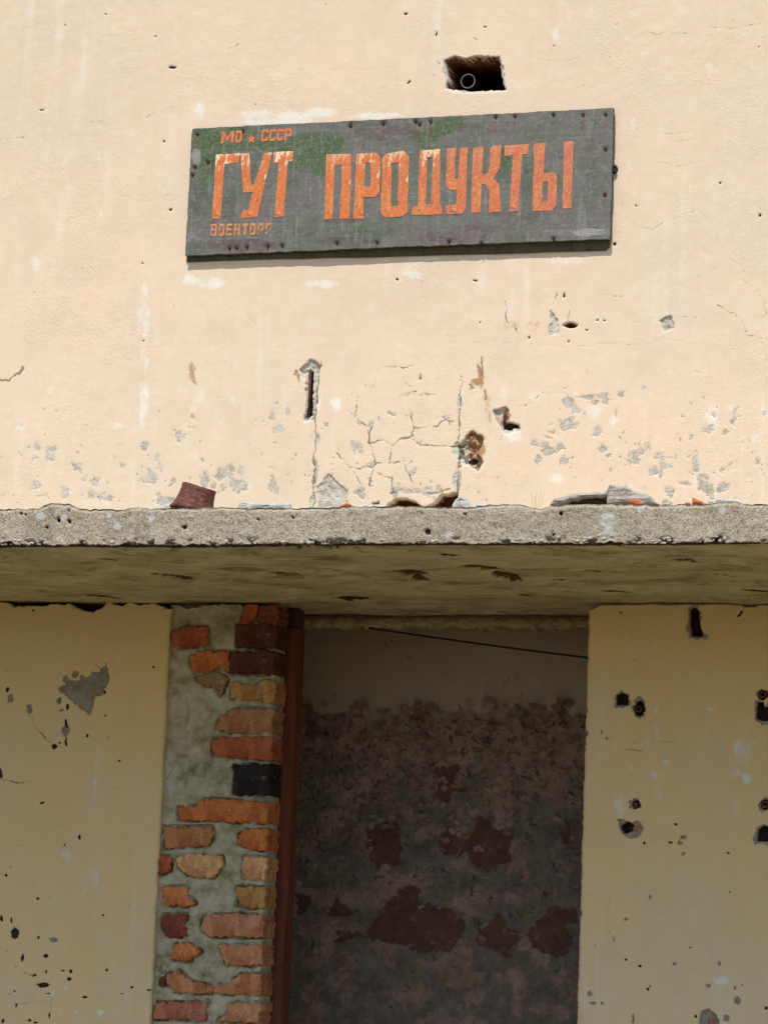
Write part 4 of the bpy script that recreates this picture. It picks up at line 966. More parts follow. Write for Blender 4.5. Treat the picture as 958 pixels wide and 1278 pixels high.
for pts in [[(456, 1036), (478, 1026), (497, 1028), (500, 1078), (470, 1085), (462, 1070)], [(548, 1044), (560, 1030), (575, 1050), (590, 1038), (600, 1020), (615, 1034), (640, 1040), (636, 1056), (640, 1074), (610, 1085), (590, 1082), (586, 1062), (552, 1066)], [(695, 1032), (713, 1030), (711, 1055), (700, 1048)],
            [(368, 1116), (382, 1114), (387, 1128), (378, 1138), (370, 1140)], [(408, 1144), (420, 1120), (438, 1140), (430, 1147)], [(470, 1143), (490, 1118), (505, 1112), (525, 1106), (520, 1130), (545, 1130), (575, 1138), (582, 1160), (560, 1186), (520, 1190), (500, 1178), (470, 1172), (440, 1170), (412, 1178), (425, 1160), (455, 1166)],
            [(594, 1145), (604, 1158), (620, 1142), (640, 1160), (655, 1168), (640, 1182), (634, 1195), (610, 1180), (596, 1182)], [(660, 1160), (690, 1130), (720, 1138), (722, 1150), (700, 1152), (715, 1170), (705, 1195), (680, 1188), (662, 1184)], [(541, 962), (562, 954), (575, 958), (566, 972), (586, 988), (566, 988), (556, 1004), (543, 990), (550, 976)], [(493, 1110), (520, 1104), (524, 1122), (500, 1124)]]:
    I.poly(pts, 0.004, 'red', warp=1.7, soft=9, rough=0.2)
# curled, broken paint on the dado
for k in range(900):
    u_, v_ = rng.uniform(368, 730), 891 + abs(rng.normal(0, 130))
    if v_ > 1270: continue
    L_ = rng.uniform(3, 11)
    a_ = rng.choice([rng.uniform(0.5, 1.2), rng.uniform(-0.6, 0.6), rng.uniform(1.3, 1.9)])
    I.crack([(u_, v_), (u_ + L_*math.cos(a_)*0.6 + rng.uniform(-2, 2), v_ + L_*math.sin(a_)*0.6), (u_ + L_*math.cos(a_), v_ + L_*math.sin(a_) + rng.uniform(-2, 2))], rng.uniform(0.7, 1.7), 0.004, rng.uniform(0.5, 1.0), 0.9)
for pts, wd, st in [([(590, 810), (592, 830), (598, 850)], 0.8, 0.5), ([(653, 795), (654, 815)], 1.1, 0.8), ([(655, 822), (650, 835), (640, 848), (626, 860)], 0.9, 0.7), ([(617, 845), (625, 855), (636, 845)], 0.8, 0.7), ([(478, 800), (484, 808)], 1, 0.7), ([(485, 795), (490, 805)], 1, 0.7), ([(528, 815), (526, 830)], 0.7, 0.5), ([(530, 848), (526, 860)], 0.8, 0.4), ([(651, 855), (650, 870)], 0.9, 0.7), ([(478, 867), (486, 867)], 0.7, 0.6), ([(613, 874), (613, 888)], 0.7, 0.7), ([(664, 800), (668, 826)], 0.6, 0.5)]:
    I.crack(pts, wd, 0.002, st, 0.5)
I.poly([(605, 845), (614, 838), (622, 850), (614, 875), (604, 868)], 0.003, 'chip', warp=1.2)
for q in [(596, 892, 3, 3), (510, 818, 2, 1.6), (418, 868, 1.8, 1.6)]: I.soft('crack', q[0], q[1], q[2], q[3], 0.8)
for q in [(573, 882, 7, 8), (668, 854, 7, 8), (671, 883, 11, 7), (714, 847, 6, 8), (540, 917, 9, 8), (512, 948, 9, 9), (592, 943, 8, 8), (680, 940, 8, 5)]: I.soft('white', q[0], q[1], q[2], q[3], 0.9)
Yi = YI + I.D + 0.003*fbm(I.X*3, I.Z*3, 191, 3) - 0.0035*np.maximum(0, fbm(I.U/9, I.V/9, 193, 4))*sstep(0, 30, I.V - dl) + 0.0015*(1 - I.a('dado'))
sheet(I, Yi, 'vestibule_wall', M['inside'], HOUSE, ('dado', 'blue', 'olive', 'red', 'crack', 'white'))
fv_, ff_ = [], []
for k in range(430):
    big_ = k < 75
    u_ = rng.uniform(366, 735)
    v_ = 897 + (rng.normal(0, 9) if k < 140 else abs(rng.normal(0, 110)))
    if v_ > 1275: continue
    c = P(u_, v_, YI - 0.001)
    ang = rng.normal(0, 0.6) + (0 if rng.random() < 0.6 else math.pi)
    wd_, ln_ = rng.uniform(0.008, 0.026), rng.uniform(0.008, 0.024)
    if big_: wd_, ln_ = rng.uniform(0.012, 0.03), rng.uniform(0.028, 0.055)
    cu_ = rng.uniform(0.35, 1.3)
    ax, az = math.cos(ang), math.sin(ang)
    base = len(fv_)
    for ib in range(4):
        b = ib/3
        out, up = ln_*math.sin(b*cu_)*b, ln_*b*math.cos(b*cu_*0.8)
        for ia in range(4):
            a = (ia/3 - 0.5)*wd_*(1 - 0.45*b*rng.random())
            fv_.append((c.x + a*ax - up*az, c.y - out, c.z + a*az + up*ax))
    for ib in range(3):
        for ia in range(3):
            q0 = base + ib*4 + ia
            ff_.append((q0, q0 + 1, q0 + 5, q0 + 4))
o = mesh('paint_flakes', fv_, ff_, M['flake'], HOUSE, smooth=True)
o['kind'] = 'stuff'
xv0 = XL - 0.15
box('vestibule_side', (xv0 - 0.1, xv0, YP + PT + 0.001, YI + 0.1, 0, ZB + 0.3), M['plainwall'], HOUSE)
box('vestibule_side', (XR + 0.25, XR + 0.35, 0.262, YI + 0.1, 0, ZB + 0.3), M['plainwall'], HOUSE)
box('wall_core', (XR + 0.004, XR + 0.35, 0.2595, 0.2615, 0, ZB - 0.002), M['plainwall'], HOUSE)
box('vestibule_ceiling', (xv0 - 0.1, XR + 0.35, 0.32, YI + 0.1, ZB + 0.24, ZB + 0.30), M['plainwall'], HOUSE)
box('vestibule_floor', (xv0 - 0.1, XR + 0.35, 0.0, YI + 0.1, -0.02, 0.06), M['floor'], HOUSE)
# the rest of the building's shell
box('end_wall', (BX0, BX0 + 0.3, 0.02, BD, 0, BZ1 - 0.002), M['paint'], HOUSE)
box('end_wall', (BX1 - 0.3, BX1, 0.02, BD, 0, BZ1 - 0.002), M['paint'], HOUSE)
box('back_wall', (BX0 + 0.301, BX1 - 0.301, BD - 0.3, BD, 0, BZ1 - 0.002), M['paint'], HOUSE)
box('flat_roof', (BX0 - 0.06, BX1 + 0.06, -0.06, BD + 0.06, BZ1, BZ1 + 0.12), M['roof'], HOUSE)

# ---- concrete canopy: one skin carried round top, front edge and soffit
NT_, NF, NS = 3, 34, 190
SX0, SX1 = BX0 + 1.6, BX1 - 1.6
sx = axis(SX0, SX1, P(-28, 655, -SP).x, P(990, 655, -SP).x, 0.0027)
rows_y, rows_z, kind = [], [], []
for y in (0.02, -SP*0.5, -SP + 0.05): rows_y.append(y); rows_z.append(ZT - 0.012); kind.append(0)
rows_y.append(-SP + 0.004); rows_z.append(ZT); kind.append(0)
for k in range(NF): rows_y.append(-SP); rows_z.append(ZT + (ZB - ZT)*(k + 0.5)/NF); kind.append(1)
for k in range(NS + 1):
    t = k/NS
    rows_y.append(-SP + 0.002 + (SP + 0.34)*t); rows_z.append(ZB); kind.append(2)
SXX = np.repeat(sx[None, :], len(rows_y), 0)
SY = np.repeat(np.array(rows_y)[:, None], len(sx), 1)
SZ = np.repeat(np.array(rows_z)[:, None], len(sx), 1)
KD = np.repeat(np.array(kind)[:, None], len(sx), 1)
U_, V_ = proj(SXX, SY, SZ)
S_ = {k: np.zeros_like(SXX) for k in ('soffit', 'rust', 'dark', 'white')}
S_['soffit'][KD == 2] = 1.0
fr = KD == 1
tt = np.clip((ZT - SZ)/(ZT - ZB), 0, 1)
# gravelly front face, ragged arrises
rough = 0.004*fbm(SXX*14, SZ*14, 201, 4) + 0.0022*fbm(SXX*70, SZ*70, 203, 3)
SY = np.where(fr, SY - rough + 0.010*np.clip(1 - tt*9, 0, 1)**2, SY)
pit = sstep(0.12, 0.42, fbm(SXX*40, SZ*60, 205, 4))*sstep(0.80, 0.97, tt)
SY = np.where(fr, SY + 0.016*pit, SY)
S_['dark'] = np.where(fr, np.maximum(S_['dark'], 0.5*pit), S_['dark'])
topj = 0.0045*fbm(SXX*10, SXX*0, 207, 4) - 0.007*sstep(0.35, 0.6, fbm(SXX*7, SXX*0, 208, 3)) + 0.0018*vnoise(SXX*90, SXX*0, 209)
for (a_, b_, hh) in [(55, 92, 0.012), (160, 180, 0.004), (880, 925, 0.006)]:
    topj = topj + hh*sstep(a_ - 12, a_ + 8, U_)*(1 - sstep(b_ - 8, b_ + 12, U_))
SZ = np.where((KD <= 1), SZ + topj*np.clip(1 - tt*1.6, 0, 1), SZ)
botj = 0.0045*fbm(SXX*22, SXX*0, 211, 5) + 0.006*sstep(0.3, 0.55, fbm(SXX*16, SXX*0, 212, 3)) + 0.002*vnoise(SXX*120, SXX*0, 213)
SZ = np.where(fr, SZ + botj*np.clip(tt*3 - 2, 0, 1), SZ)
# soffit: board marks, gouges, spalls
dist_f = SY + SP
sof = KD == 2
drip = sof & (dist_f < 0.05)
S_['dark'] = np.where(drip, np.maximum(S_['dark'], np.clip(0.95 - dist_f/0.075 + 0.15*fbm(SXX*6, SXX*0, 215, 3), 0, 1)), S_['dark'])
SZ = np.where(sof, SZ + (0.005*fbm(SXX*4, SY*6, 217, 4) + 0.004*fbm(SXX*12, SY*18, 219, 4))*sstep(0.0, 0.06, dist_f), SZ)
SZ = np.where(drip, SZ + botj*np.clip(1 - dist_f/0.03, 0, 1), SZ)
for (cu, cv, ru, rv, dp, at) in [(215, 720, 26, 2.6, 0.012, 'rust'), (232, 725, 12, 2, 0.01, 'rust'), (333, 698, 14, 2.4, 0.014, 'dark'), (356, 717, 24, 3, 0.012, 'rust'), (280, 688, 16, 1.0, 0.008, 'dark'), (390, 685.5, 70, 3.6, 0.03, 'dark'), (512, 717, 22, 5, 0.014, 'rust'), (524, 725, 14, 3, 0.012, 'rust'),
                         (600, 710, 24, 3.4, 0.012, 'rust'), (628, 720, 20, 5, 0.014, 'rust'), (645, 726, 10, 2, 0.010, 'rust'), (690, 724, 16, 1.6, 0.008, 'dark'), (742, 714, 11, 1.8, 0.010, 'rust'), (852, 701, 18, 2, 0.010, 'rust'), (862, 699, 12, 1.2, 0.008, 'dark'), (905, 721, 18, 1.4, 0.008, 'rust'), (700, 695, 12, 1.0, 0.006, 'dark'), (440, 748, 22, 2.0, 0.010, 'dark'), (425, 747, 12, 1.4, 0.01, 'dark'), (130, 745, 30, 1.4, 0.006, 'rust'), (60, 738, 18, 1.4, 0.006, 'rust'), (770, 740, 24, 1.2, 0.006, 'rust'), (560, 692, 20, 1.0, 0.006, 'dark'), (140, 700, 20, 1.0, 0.006, 'rust'), (660, 744, 14, 1.2, 0.007, 'rust'), (940, 738, 22, 1.2, 0.006, 'rust')]:
    du = (U_ + 9*fbm(SXX*12, SY*12, 221, 3) - cu)/ru
    dv = (V_ + 1.6*fbm(SXX*14, SY*9, 223, 3) - cv - 0.12*(U_ - cu)*(0.8 if at == 'rust' else 0.0))/rv
    m_ = np.where(sof, np.clip(1.5 - np.hypot(du, dv)*1.1, 0, 1), 0)
    S_[at] = np.maximum(S_[at], 0.95*m_)
    SZ = SZ + dp*sstep(0.2, 0.8, m_)
for (cu, cv, r_) in [(51, 646, 6.5), (79, 649, 4.5), (757, 650, 17), (800, 635, 9), (900, 639, 5), (190, 646, 5), (137, 643, 4), (147, 657, 6), (760, 662, 11), (560, 668, 8)]:
    m_ = np.where(fr, np.clip(1.4 - np.hypot(U_ + 2*fbm(SXX*60, SZ*60, 225, 2) - cu, (V_ - cv)*1.05)/r_, 0, 1), 0)
    S_['white'] = np.maximum(S_['white'], (0.9 if r_ < 7 else 0.62)*m_)
for (cu, cv, r_) in [(73, 652, 3.0), (86, 653, 2.4), (58, 659, 2), (230, 658, 3.2), (26, 641, 2.5), (32, 642, 2), (85, 642, 1.6), (365, 645, 2), (322, 648, 1.6), (533, 664, 5), (700, 641, 3), (580, 640, 2), (895, 676, 8), (875, 677, 4), (690, 668, 2.4)]:
    m_ = np.where(fr, np.clip(1.3 - np.hypot(U_ + 1.5*fbm(SXX*90, SZ*90, 227, 2) - cu, V_ - cv)/r_, 0, 1), 0)
    S_['dark'] = np.maximum(S_['dark'], m_*0.9)
    SY = SY + 0.008*sstep(0.2, 0.8, m_)
CAN = mesh('canopy_slab', np.stack([SXX.ravel(), SY.ravel(), SZ.ravel()], 1), grid_faces(*SXX.shape), M['slab'], HOUSE, smooth=True, attrs=S_)
CAN['label'] = 'weathered concrete canopy slab with gravelly front edge'
fix = CAN.data
for sgn, xe in ((-1, SX0), (1, SX1)):
    box('slab_end', (xe - 0.001 if sgn < 0 else xe - 0.02, xe + 0.02 if sgn < 0 else xe + 0.001, -SP + 0.01, 0.0, ZB + 0.004, ZT - 0.02), M['chunk'], CAN)

# bared stones along the lower arris
bm = bmesh.new()
for k in range(300):
    x = rng.uniform(P(-28, 655, -SP).x, P(990, 655, -SP).x)
    r = rng.uniform(0.002, 0.0045)*rng.choice([1, 1, 1.7])
    zz = ZB + abs(rng.normal(0, 0.006)) + r*0.5
    ret = bmesh.ops.create_icosphere(bm, subdivisions=1, radius=r)
    rot = Matrix.Rotation(rng.uniform(0, 6.28), 4, 'Y') @ Matrix.Rotation(rng.uniform(0, 6.28), 4, 'X')
    sc = Matrix.Diagonal((rng.uniform(0.8, 1.5), rng.uniform(0.6, 1.0), rng.uniform(0.5, 0.95), 1))
    bmesh.ops.transform(bm, matrix=Matrix.Translation((x, -SP + 0.001 + rng.uniform(0, 0.005), zz)) @ sc @ rot, verts=ret['verts'])
me = bpy.data.meshes.new('aggregate')
bm.to_mesh(me); bm.free()
me.polygons.foreach_set('use_smooth', np.ones(len(me.polygons), dtype=bool))
me.materials.append(M['pebble'])
o = link(bpy.data.objects.new('aggregate', me), CAN, (0, 0, 0))
o['kind'] = 'stuff'

# rod in the slot, pipe in the niche, cable in the doorway
a_, b_ = P(387.5, 461, 0.010), P(384.5, 521, 0.012)
vv_, ff_ = tube_vf(b_, a_ - b_, 0.0042, 0.0042, (a_ - b_).length, 10)
o = mesh('reinforcing_rod', vv_, ff_, M['rust'], HOUSE, b_, smooth=True)
a_, b_ = P(630, 513, 0.0), P(629, 531, 0.004)
vv_, ff_ = tube_vf(b_, a_ - b_, 0.004, 0.0035, (a_ - b_).length, 8)
mesh('wall_hook', vv_, ff_, M['rust'], HOUSE, b_, smooth=True)

c = P(583.5, 101, 0.055)
PIPE = empty('metal_pipe', c)
tag(PIPE, 'open end of a dull metal pipe inside the square wall hole', 'pipe')
vv_, ff_ = tube_vf(c + Vector((0, 0.003, 0)), (0, 1, 0), 0.0200, 0.0200, 0.22, 32, 0.0175)
mesh('pipe_body', vv_, ff_, M['darkiron'], PIPE, c, smooth=False)  # body coloured near black to stand for the shade inside the niche
vv_, ff_ = tube_vf(c, (0, 1, 0), 0.0205, 0.0205, 0.0035, 32, 0.0182)
mesh('rim', vv_, ff_, M['steel'], PIPE, c)

YC = 0.27
ca, cb = P(430, 779, YC), P(760, 824, YC)
pts = []
for k in range(25):
    t = k/24
    p = ca.lerp(cb, t)
    p.z -= 0.010*4*t*(1 - t)*0.35
    pts.append(p)
vv_, ff_ = [], []
for i, p in enumerate(pts):
    for k in range(8):
        a = 2*math.pi*k/8
        vv_.append((p.x, p.y + 0.0028*math.cos(a), p.z + 0.0028*math.sin(a)))
for i in range(24):
    for k in range(8):
        ff_.append((i*8 + k, i*8 + (k + 1) % 8, (i + 1)*8 + (k + 1) % 8, (i + 1)*8 + k))
tag(mesh('cable', vv_, ff_, M['cable'], None, ca, smooth=True), 'thin black cable slung slantwise across the top of the doorway', 'cable')

# ------------------------------------------------------------------ the shop sign
YS = -0.025                                             # face of the board
corners = [(231, 318.5), (760.5, 298), (765, 135), (240, 160.5)]    # BL BR TR TL
cw = [P(a, b, YS) for a, b in corners]
so = Vector(((cw[0].x + cw[1].x)/2, 0, min(cw[0].z, cw[1].z)))
SIGN = empty('shop_sign', so)
tag(SIGN, 'long weathered green-grey shop sign with orange Cyrillic lettering on the cream wall', 'sign')
def wave(x, z):
    return -0.0022*fbm(x*3.1, z*2.2, 301, 3) - 0.0012*fbm(x*11, z*5, 303, 2)
nu, nv = 330, 110
s_, t_ = np.meshgrid(np.linspace(0, 1, nu), np.linspace(0, 1, nv))
c4 = np.array([tuple(c) for c in cw])
bX = (1 - t_)*((1 - s_)*c4[0, 0] + s_*c4[1, 0]) + t_*((1 - s_)*c4[3, 0] + s_*c4[2, 0])
bZ = (1 - t_)*((1 - s_)*c4[0, 2] + s_*c4[1, 2]) + t_*((1 - s_)*c4[3, 2] + s_*c4[2, 2])
edge = np.minimum.reduce([s_*7, (1 - s_)*7, t_*2.3, (1 - t_)*2.3])*0.16
ew = sstep(0.012, 0, edge)
bX = bX + ew*0.0022*fbm(bZ*60, bX*20, 305, 3)
bZ = bZ + ew*0.0022*fbm(bX*40, bZ*20, 307, 3)
bY = YS + wave(bX, bZ)
# nail dents
sU, sV = proj(bX, bY, bZ)
NAILS = [(246, 167), (303, 163), (243, 208), (259, 202), (437, 157), (478, 154), (518, 151), (523, 155), (537, 152), (618, 145.5), (642, 144.5), (690, 143), (727, 143.5), (755, 143), (755, 186), (754, 243), (295, 309), (308, 308), (334, 307), (352, 306), (420, 303), (470, 302), (560, 301), (600, 303), (690, 298), (240, 218), (286, 309.5)]
for (a, b) in NAILS:
    bY += 0.0025*np.exp(-((sU - a)**2 + (sV - b)**2)/14)
SA = {k: np.zeros_like(bX) for k in ('green', 'purple', 'pale', 'dark', 'rust')}
def spatch(k, cu, cv, ru, rv, amt, rot=0):
    c, n = math.cos(math.radians(rot)), math.sin(math.radians(rot))
    u, v = sU - cu, sV - cv
    SA[k] = np.maximum(SA[k], amt*np.clip(1.6 - np.hypot((u*c + v*n)/ru, (-u*n + v*c)/rv), 0, 1))
for q in [(262, 190, 22, 26, 0.8), (255, 170, 16, 8, 0.7), (385, 188, 32, 17, 0.95, -12), (410, 178, 16, 8, 0.9, -15), (340, 180, 60, 7, 0.7, -4), (262, 220, 12, 12, 0.6), (320, 205, 14, 20, 0.35), (550, 160, 26, 8, 0.85, -18), (532, 170, 16, 8, 0.7), (630, 195, 8, 12, 0.7), (530, 190, 8, 14, 0.6), (400, 210, 14, 16, 0.5), (360, 292, 40, 10, 0.35), (460, 290, 40, 8, 0.4), (690, 135, 60, 5, 0.3), (300, 165, 30, 8, 0.6), (470, 168, 20, 12, 0.3)]:
    spatch('green', q[0], q[1], q[2]*1.15, q[3]*1.15, min(1.15, q[4]*1.25), *q[5:])
for q in [(480, 165, 60, 16, 0.6), (600, 160, 60, 10, 0.5), (300, 306, 50, 8, 0.9), (430, 301, 50, 7, 0.7), (560, 296, 60, 9, 0.65), (650, 270, 60, 14, 0.5), (600, 285, 50, 6, 0.6), (720, 250, 20, 40, 0.4), (740, 190, 14, 40, 0.45), (360, 225, 18, 30, 0.3), (300, 310, 14, 5, 1.0), (510, 285, 40, 10, 0.5), (670, 160, 40, 8, 0.35), (420, 275, 30, 6, 0.6)]:
    spatch('purple', *q)
for q in [(245, 195, 7, 14, 0.8), (240, 270, 8, 40, 0.45), (250, 300, 30, 6, 0.4), (735, 290, 30, 6, 0.7), (700, 290, 40, 4, 0.5), (680, 150, 60, 6, 0.35), (600, 170, 40, 5, 0.4), (730, 230, 3, 40, 0.4), (390, 165, 20, 6, 0.4), (450, 280, 40, 6, 0.3)]:
    spatch('pale', *q)
spatch('dark', 750, 300, 12, 3, 0.5)
SA['dark'] = np.maximum(SA['dark'], np.where(edge < 0.005, 0.35, 0))
for (a, b) in NAILS:
    spatch('dark', a, b, 3.2, 3.2, 0.9)
    spatch('rust', a - 0.5, b + 8, 2.4, 9 + 6*rng.random(), 0.6)
nfr = nu*nv
i = np.arange(nfr).reshape(nv, nu)
per = np.concatenate([i[0, :], i[1:, -1], i[-1, -2::-1], i[-2:0:-1, 0]])
fv = np.stack([bX.ravel(), bY.ravel(), bZ.ravel()], 1)
bk = fv[per].copy(); bk[:, 1] = -0.0072
faces = [tuple(f) for f in grid_faces(nv, nu)]
m_ = len(per)
for k in range(m_):
    j = (k + 1) % m_
    faces.append((per[j], per[k], nfr + k, nfr + j))
faces.append(tuple(range(nfr, nfr + m_)))
at = {k: np.concatenate([v.ravel(), v.ravel()[per]]) for k, v in SA.items()}
at['dark'] = np.concatenate([SA['dark'].ravel(), np.full(m_, 0.8)])
mesh('board', np.concatenate([fv, bk]), faces, M['sign'], SIGN, so, smooth=False, attrs=at)
bb = [P(a, b, -0.006) for a, b in [(232.5, 327), (350, 323), (470, 320.5), (600, 317), (755, 312.5), (760, 308), (763, 150), (243, 168)]]
vv_, ff_ = slab_poly([(p.x, p.z) for p in bb], -0.0070, 0.004, 0.001, 0.05, 0.0006)
fix_normals(mesh('shade_backing_board', vv_, ff_, M['backing_shade'], SIGN, so))  # added strip below the board, coloured dark as the sign's shadow
for (a, b) in NAILS:
    c = P(a, b, YS - 0.003)
    vv_, ff_ = tube_vf(c, (0, 1, 0), 0.0022, 0.0028, 0.006, 8)
    mesh('nail', vv_, ff_, M['darkiron'], SIGN, c)
c = P(767, 212, -0.012)
vv_, ff_ = tube_vf(c, (-0.6, 0.8, 0), 0.006, 0.005, 0.016, 9)
mesh('bent_nail', vv_, ff_, M['darkiron'], SIGN, c)

def letter(polys, colr, cream, mat='letter'):
    """polys: outline then holes, as photo points on the board's face"""
    rings = [[P(a, b, YS) for a, b in pl] for pl in polys]
    flat = [p for r in rings for p in r]
    n = len(flat)
    def yy(p): return YS + float(wave(np.array(p.x), np.array(p.z)))
    # split long edges so that the paint follows the board
    rr = []
    for r in rings:
        q = []
        for i in range(len(r)):
            a, b = r[i], r[(i + 1) % len(r)]
            k = max(1, int((b - a).length/0.02))
            for j in range(k):
                p = a.lerp(b, j/k)
                q.append(Vector((p.x + rng.normal(0, 0.0004), 0, p.z + rng.normal(0, 0.0004))))
        rr.append(q)
    flat = [p for r in rr for p in r]
    n = len(flat)
    v = [(p.x, yy(p) - 0.0009, p.z) for p in flat] + [(p.x, yy(p) + 0.002, p.z) for p in flat]
    f = [tuple(t) for t in tessellate_polygon([[Vector((p.x, p.z, 0)) for p in r] for r in rr])]
    o_ = 0
    for r in rr:
        m = len(r)
        for k in range(m):
            j = (k + 1) % m
            f.append((o_ + k, o_ + j, n + o_ + j, n + o_ + k))
        o_ += m
    c = sum(flat, Vector())/n
    o = mesh('letter', v, f, M[mat], SIGN, (c.x, YS, c.z))
    fix_normals(o)
    o.color = (*colr, cream)
    return o

def z1(p): return [(220 + x/1.7107, 60 + y/1.7107) for x, y in p]
def z2(p): return [(220 + x/3.4214, 130 + y/3.4190) for x, y in p]
def z3(p): return [(490 + x/3.1933, 50 + y/3.1929) for x, y in p]
ORA, PNK = (0.60, 0.15, 0.042), (0.52, 0.15, 0.085)
def lerp3(a, b, t): return tuple(x + (y - x)*t for x, y in zip(a, b))
letter([z2([(170, 216), (272, 209), (268, 250), (206, 255), (190, 488), (153, 490)])], ORA, 1.0)
letter([z2([(275, 210), (312, 208), (320, 345), (332, 343), (376, 208), (410, 206), (346, 482), (276, 486), (284, 452), (308, 450), (328, 375), (286, 378)])], ORA, 0.7)
letter([z2([(417, 205), (501, 200), (498, 244), (477, 246), (459, 480), (419, 483), (437, 249), (414, 251)])], ORA, 1.0)
letter([z2([(641, 214), (747, 212), (739, 488), (697, 490), (708, 258), (678, 259), (667, 491), (632, 492)])], ORA, 0.35)
letter([z2([(768, 212), (850, 208), (868, 220), (872, 240), (866, 375), (850, 395), (800, 397), (797, 488), (757, 490)]), z2([(806, 250), (830, 249), (828, 352), (802, 354)])], ORA, 0.6)
letter([z1([(447, 226), (485, 220), (497, 232), (493, 350), (483, 360), (445, 362), (436, 352), (440, 235)]), z1([(460, 246), (475, 244), (472, 336), (458, 338)])], lerp3(ORA, PNK, 0.2), 0.6)
letter([z3([(108, 440), (190, 435), (187, 655), (195, 658), (196, 695), (76, 698), (78, 662), (100, 660)]), z3([(139, 468), (159, 466), (153, 653), (130, 655)])], lerp3(ORA, PNK, 0.35), 0.8)
letter([z3([(216, 433), (252, 431), (247, 555), (262, 554), (266, 432), (299, 430), (292, 670), (278, 692), (214, 694), (212, 660), (252, 655), (256, 598), (226, 597), (212, 582)])], lerp3(ORA, PNK, 0.5), 0.1)
letter([z3([(320, 430), (362, 428), (357, 538), (378, 530), (386, 500), (388, 432), (400, 422), (433, 418), (428, 508), (404, 548), (425, 582), (432, 684), (384, 687), (384, 600), (372, 578), (355, 574), (350, 688), (312, 690)])], lerp3(ORA, PNK, 0.6), 0.1)
letter([z3([(445, 422), (543, 415), (540, 455), (515, 457), (500, 682), (464, 684), (478, 460), (445, 463)])], lerp3(ORA, PNK, 0.75), 0.1)
letter([z3([(563, 412), (607, 410), (601, 530), (640, 528), (655, 545), (650, 660), (635, 680), (556, 682)]), z3([(598, 565), (619, 564), (614, 640), (595, 642)])], lerp3(ORA, PNK, 0.9), 0.05)
letter([z3([(682, 406), (720, 404), (712, 670), (675, 672)])], PNK, 0.05)
GL = {  # small capitals in a unit box (x right, y down)
    'M': [[(0, 1), (0.02, 0), (0.22, 0), (0.5, 0.5), (0.78, 0), (0.98, 0), (1, 1), (0.78, 1), (0.77, 0.42), (0.5, 0.85), (0.23, 0.42), (0.22, 1)]],
    'O': [[(0.15, 0), (0.85, 0), (1, 0.15), (1, 0.85), (0.85, 1), (0.15, 1), (0, 0.85), (0, 0.15)], [(0.32, 0.22), (0.68, 0.22), (0.68, 0.78), (0.32, 0.78)]],
    'C': [[(0.15, 0), (1, 0), (1, 0.3), (0.68, 0.3), (0.68, 0.22), (0.32, 0.22), (0.32, 0.78), (0.68, 0.78), (0.68, 0.68), (1, 0.68), (1, 1), (0.15, 1), (0, 0.85), (0, 0.15)]],
    'P': [[(0, 0), (0.85, 0), (1, 0.15), (1, 0.55), (0.85, 0.68), (0.32, 0.68), (0.32, 1), (0, 1)], [(0.32, 0.2), (0.68, 0.2), (0.68, 0.48), (0.32, 0.48)]],
    'B': [[(0, 0), (0.85, 0), (1, 0.15), (1, 0.4), (0.9, 0.48), (1, 0.58), (1, 0.85), (0.85, 1), (0, 1)], [(0.32, 0.18), (0.68, 0.18), (0.68, 0.4), (0.32, 0.4)], [(0.32, 0.58), (0.68, 0.58), (0.68, 0.82), (0.32, 0.82)]],
    'E': [[(0, 0), (1, 0), (1, 0.2), (0.34, 0.2), (0.34, 0.4), (0.85, 0.4), (0.85, 0.58), (0.34, 0.58), (0.34, 0.8), (1, 0.8), (1, 1), (0, 1)]],
    'H': [[(0, 0), (0.33, 0), (0.33, 0.4), (0.67, 0.4), (0.67, 0), (1, 0), (1, 1), (0.67, 1), (0.67, 0.6), (0.33, 0.6), (0.33, 1), (0, 1)]],
    'T': [[(0, 0), (1, 0), (1, 0.22), (0.67, 0.22), (0.67, 1), (0.33, 1), (0.33, 0.22), (0, 0.22)]],
    'G': [[(0, 0), (1, 0), (1, 0.22), (0.36, 0.22), (0.36, 1), (0, 1)]]}
def small(ch, x0, x1, y0, y1, sl, colr, cream, mat='letter'):
    # box in zoom-2 coordinates, drawn parallel to the sign's edge (rising by sl per unit x)
    letter([z2([(x0 + a*(x1 - x0) - (b - 0.5)*4, y0 + b*(y1 - y0) - sl*(x0 + a*(x1 - x0) - 300)) for a, b in ring]) for ring in GL[ch]], colr, cream, mat)
for ch, x0, x1 in [('M', 192, 246), ('O', 253, 281)]: small(ch, x0, x1, 112, 162, 0.05, ORA, 0.6)
for ch, x0, x1 in [('C', 364, 393), ('C', 398, 425), ('C', 430, 457), ('P', 462, 494)]: small(ch, x0, x1, 113, 163, 0.05, ORA, 0.2)
FD = (0.56, 0.22, 0.09)
for k, ch in enumerate('BOEHTOPG'):
    x0 = 148 + k*33.2
    small(ch, x0, x0 + 26, 509, 560, 0.02, FD, 0.5, 'letter_faded')
st = []
for k in range(10):
    r_ = 24 if k % 2 == 0 else 10
    a = math.pi*k/5 - math.pi/2
    st.append((321 + r_*math.cos(a)*0.92, 149 + r_*math.sin(a)))
letter([z2(st)], ORA, 0.2).name = 'star'

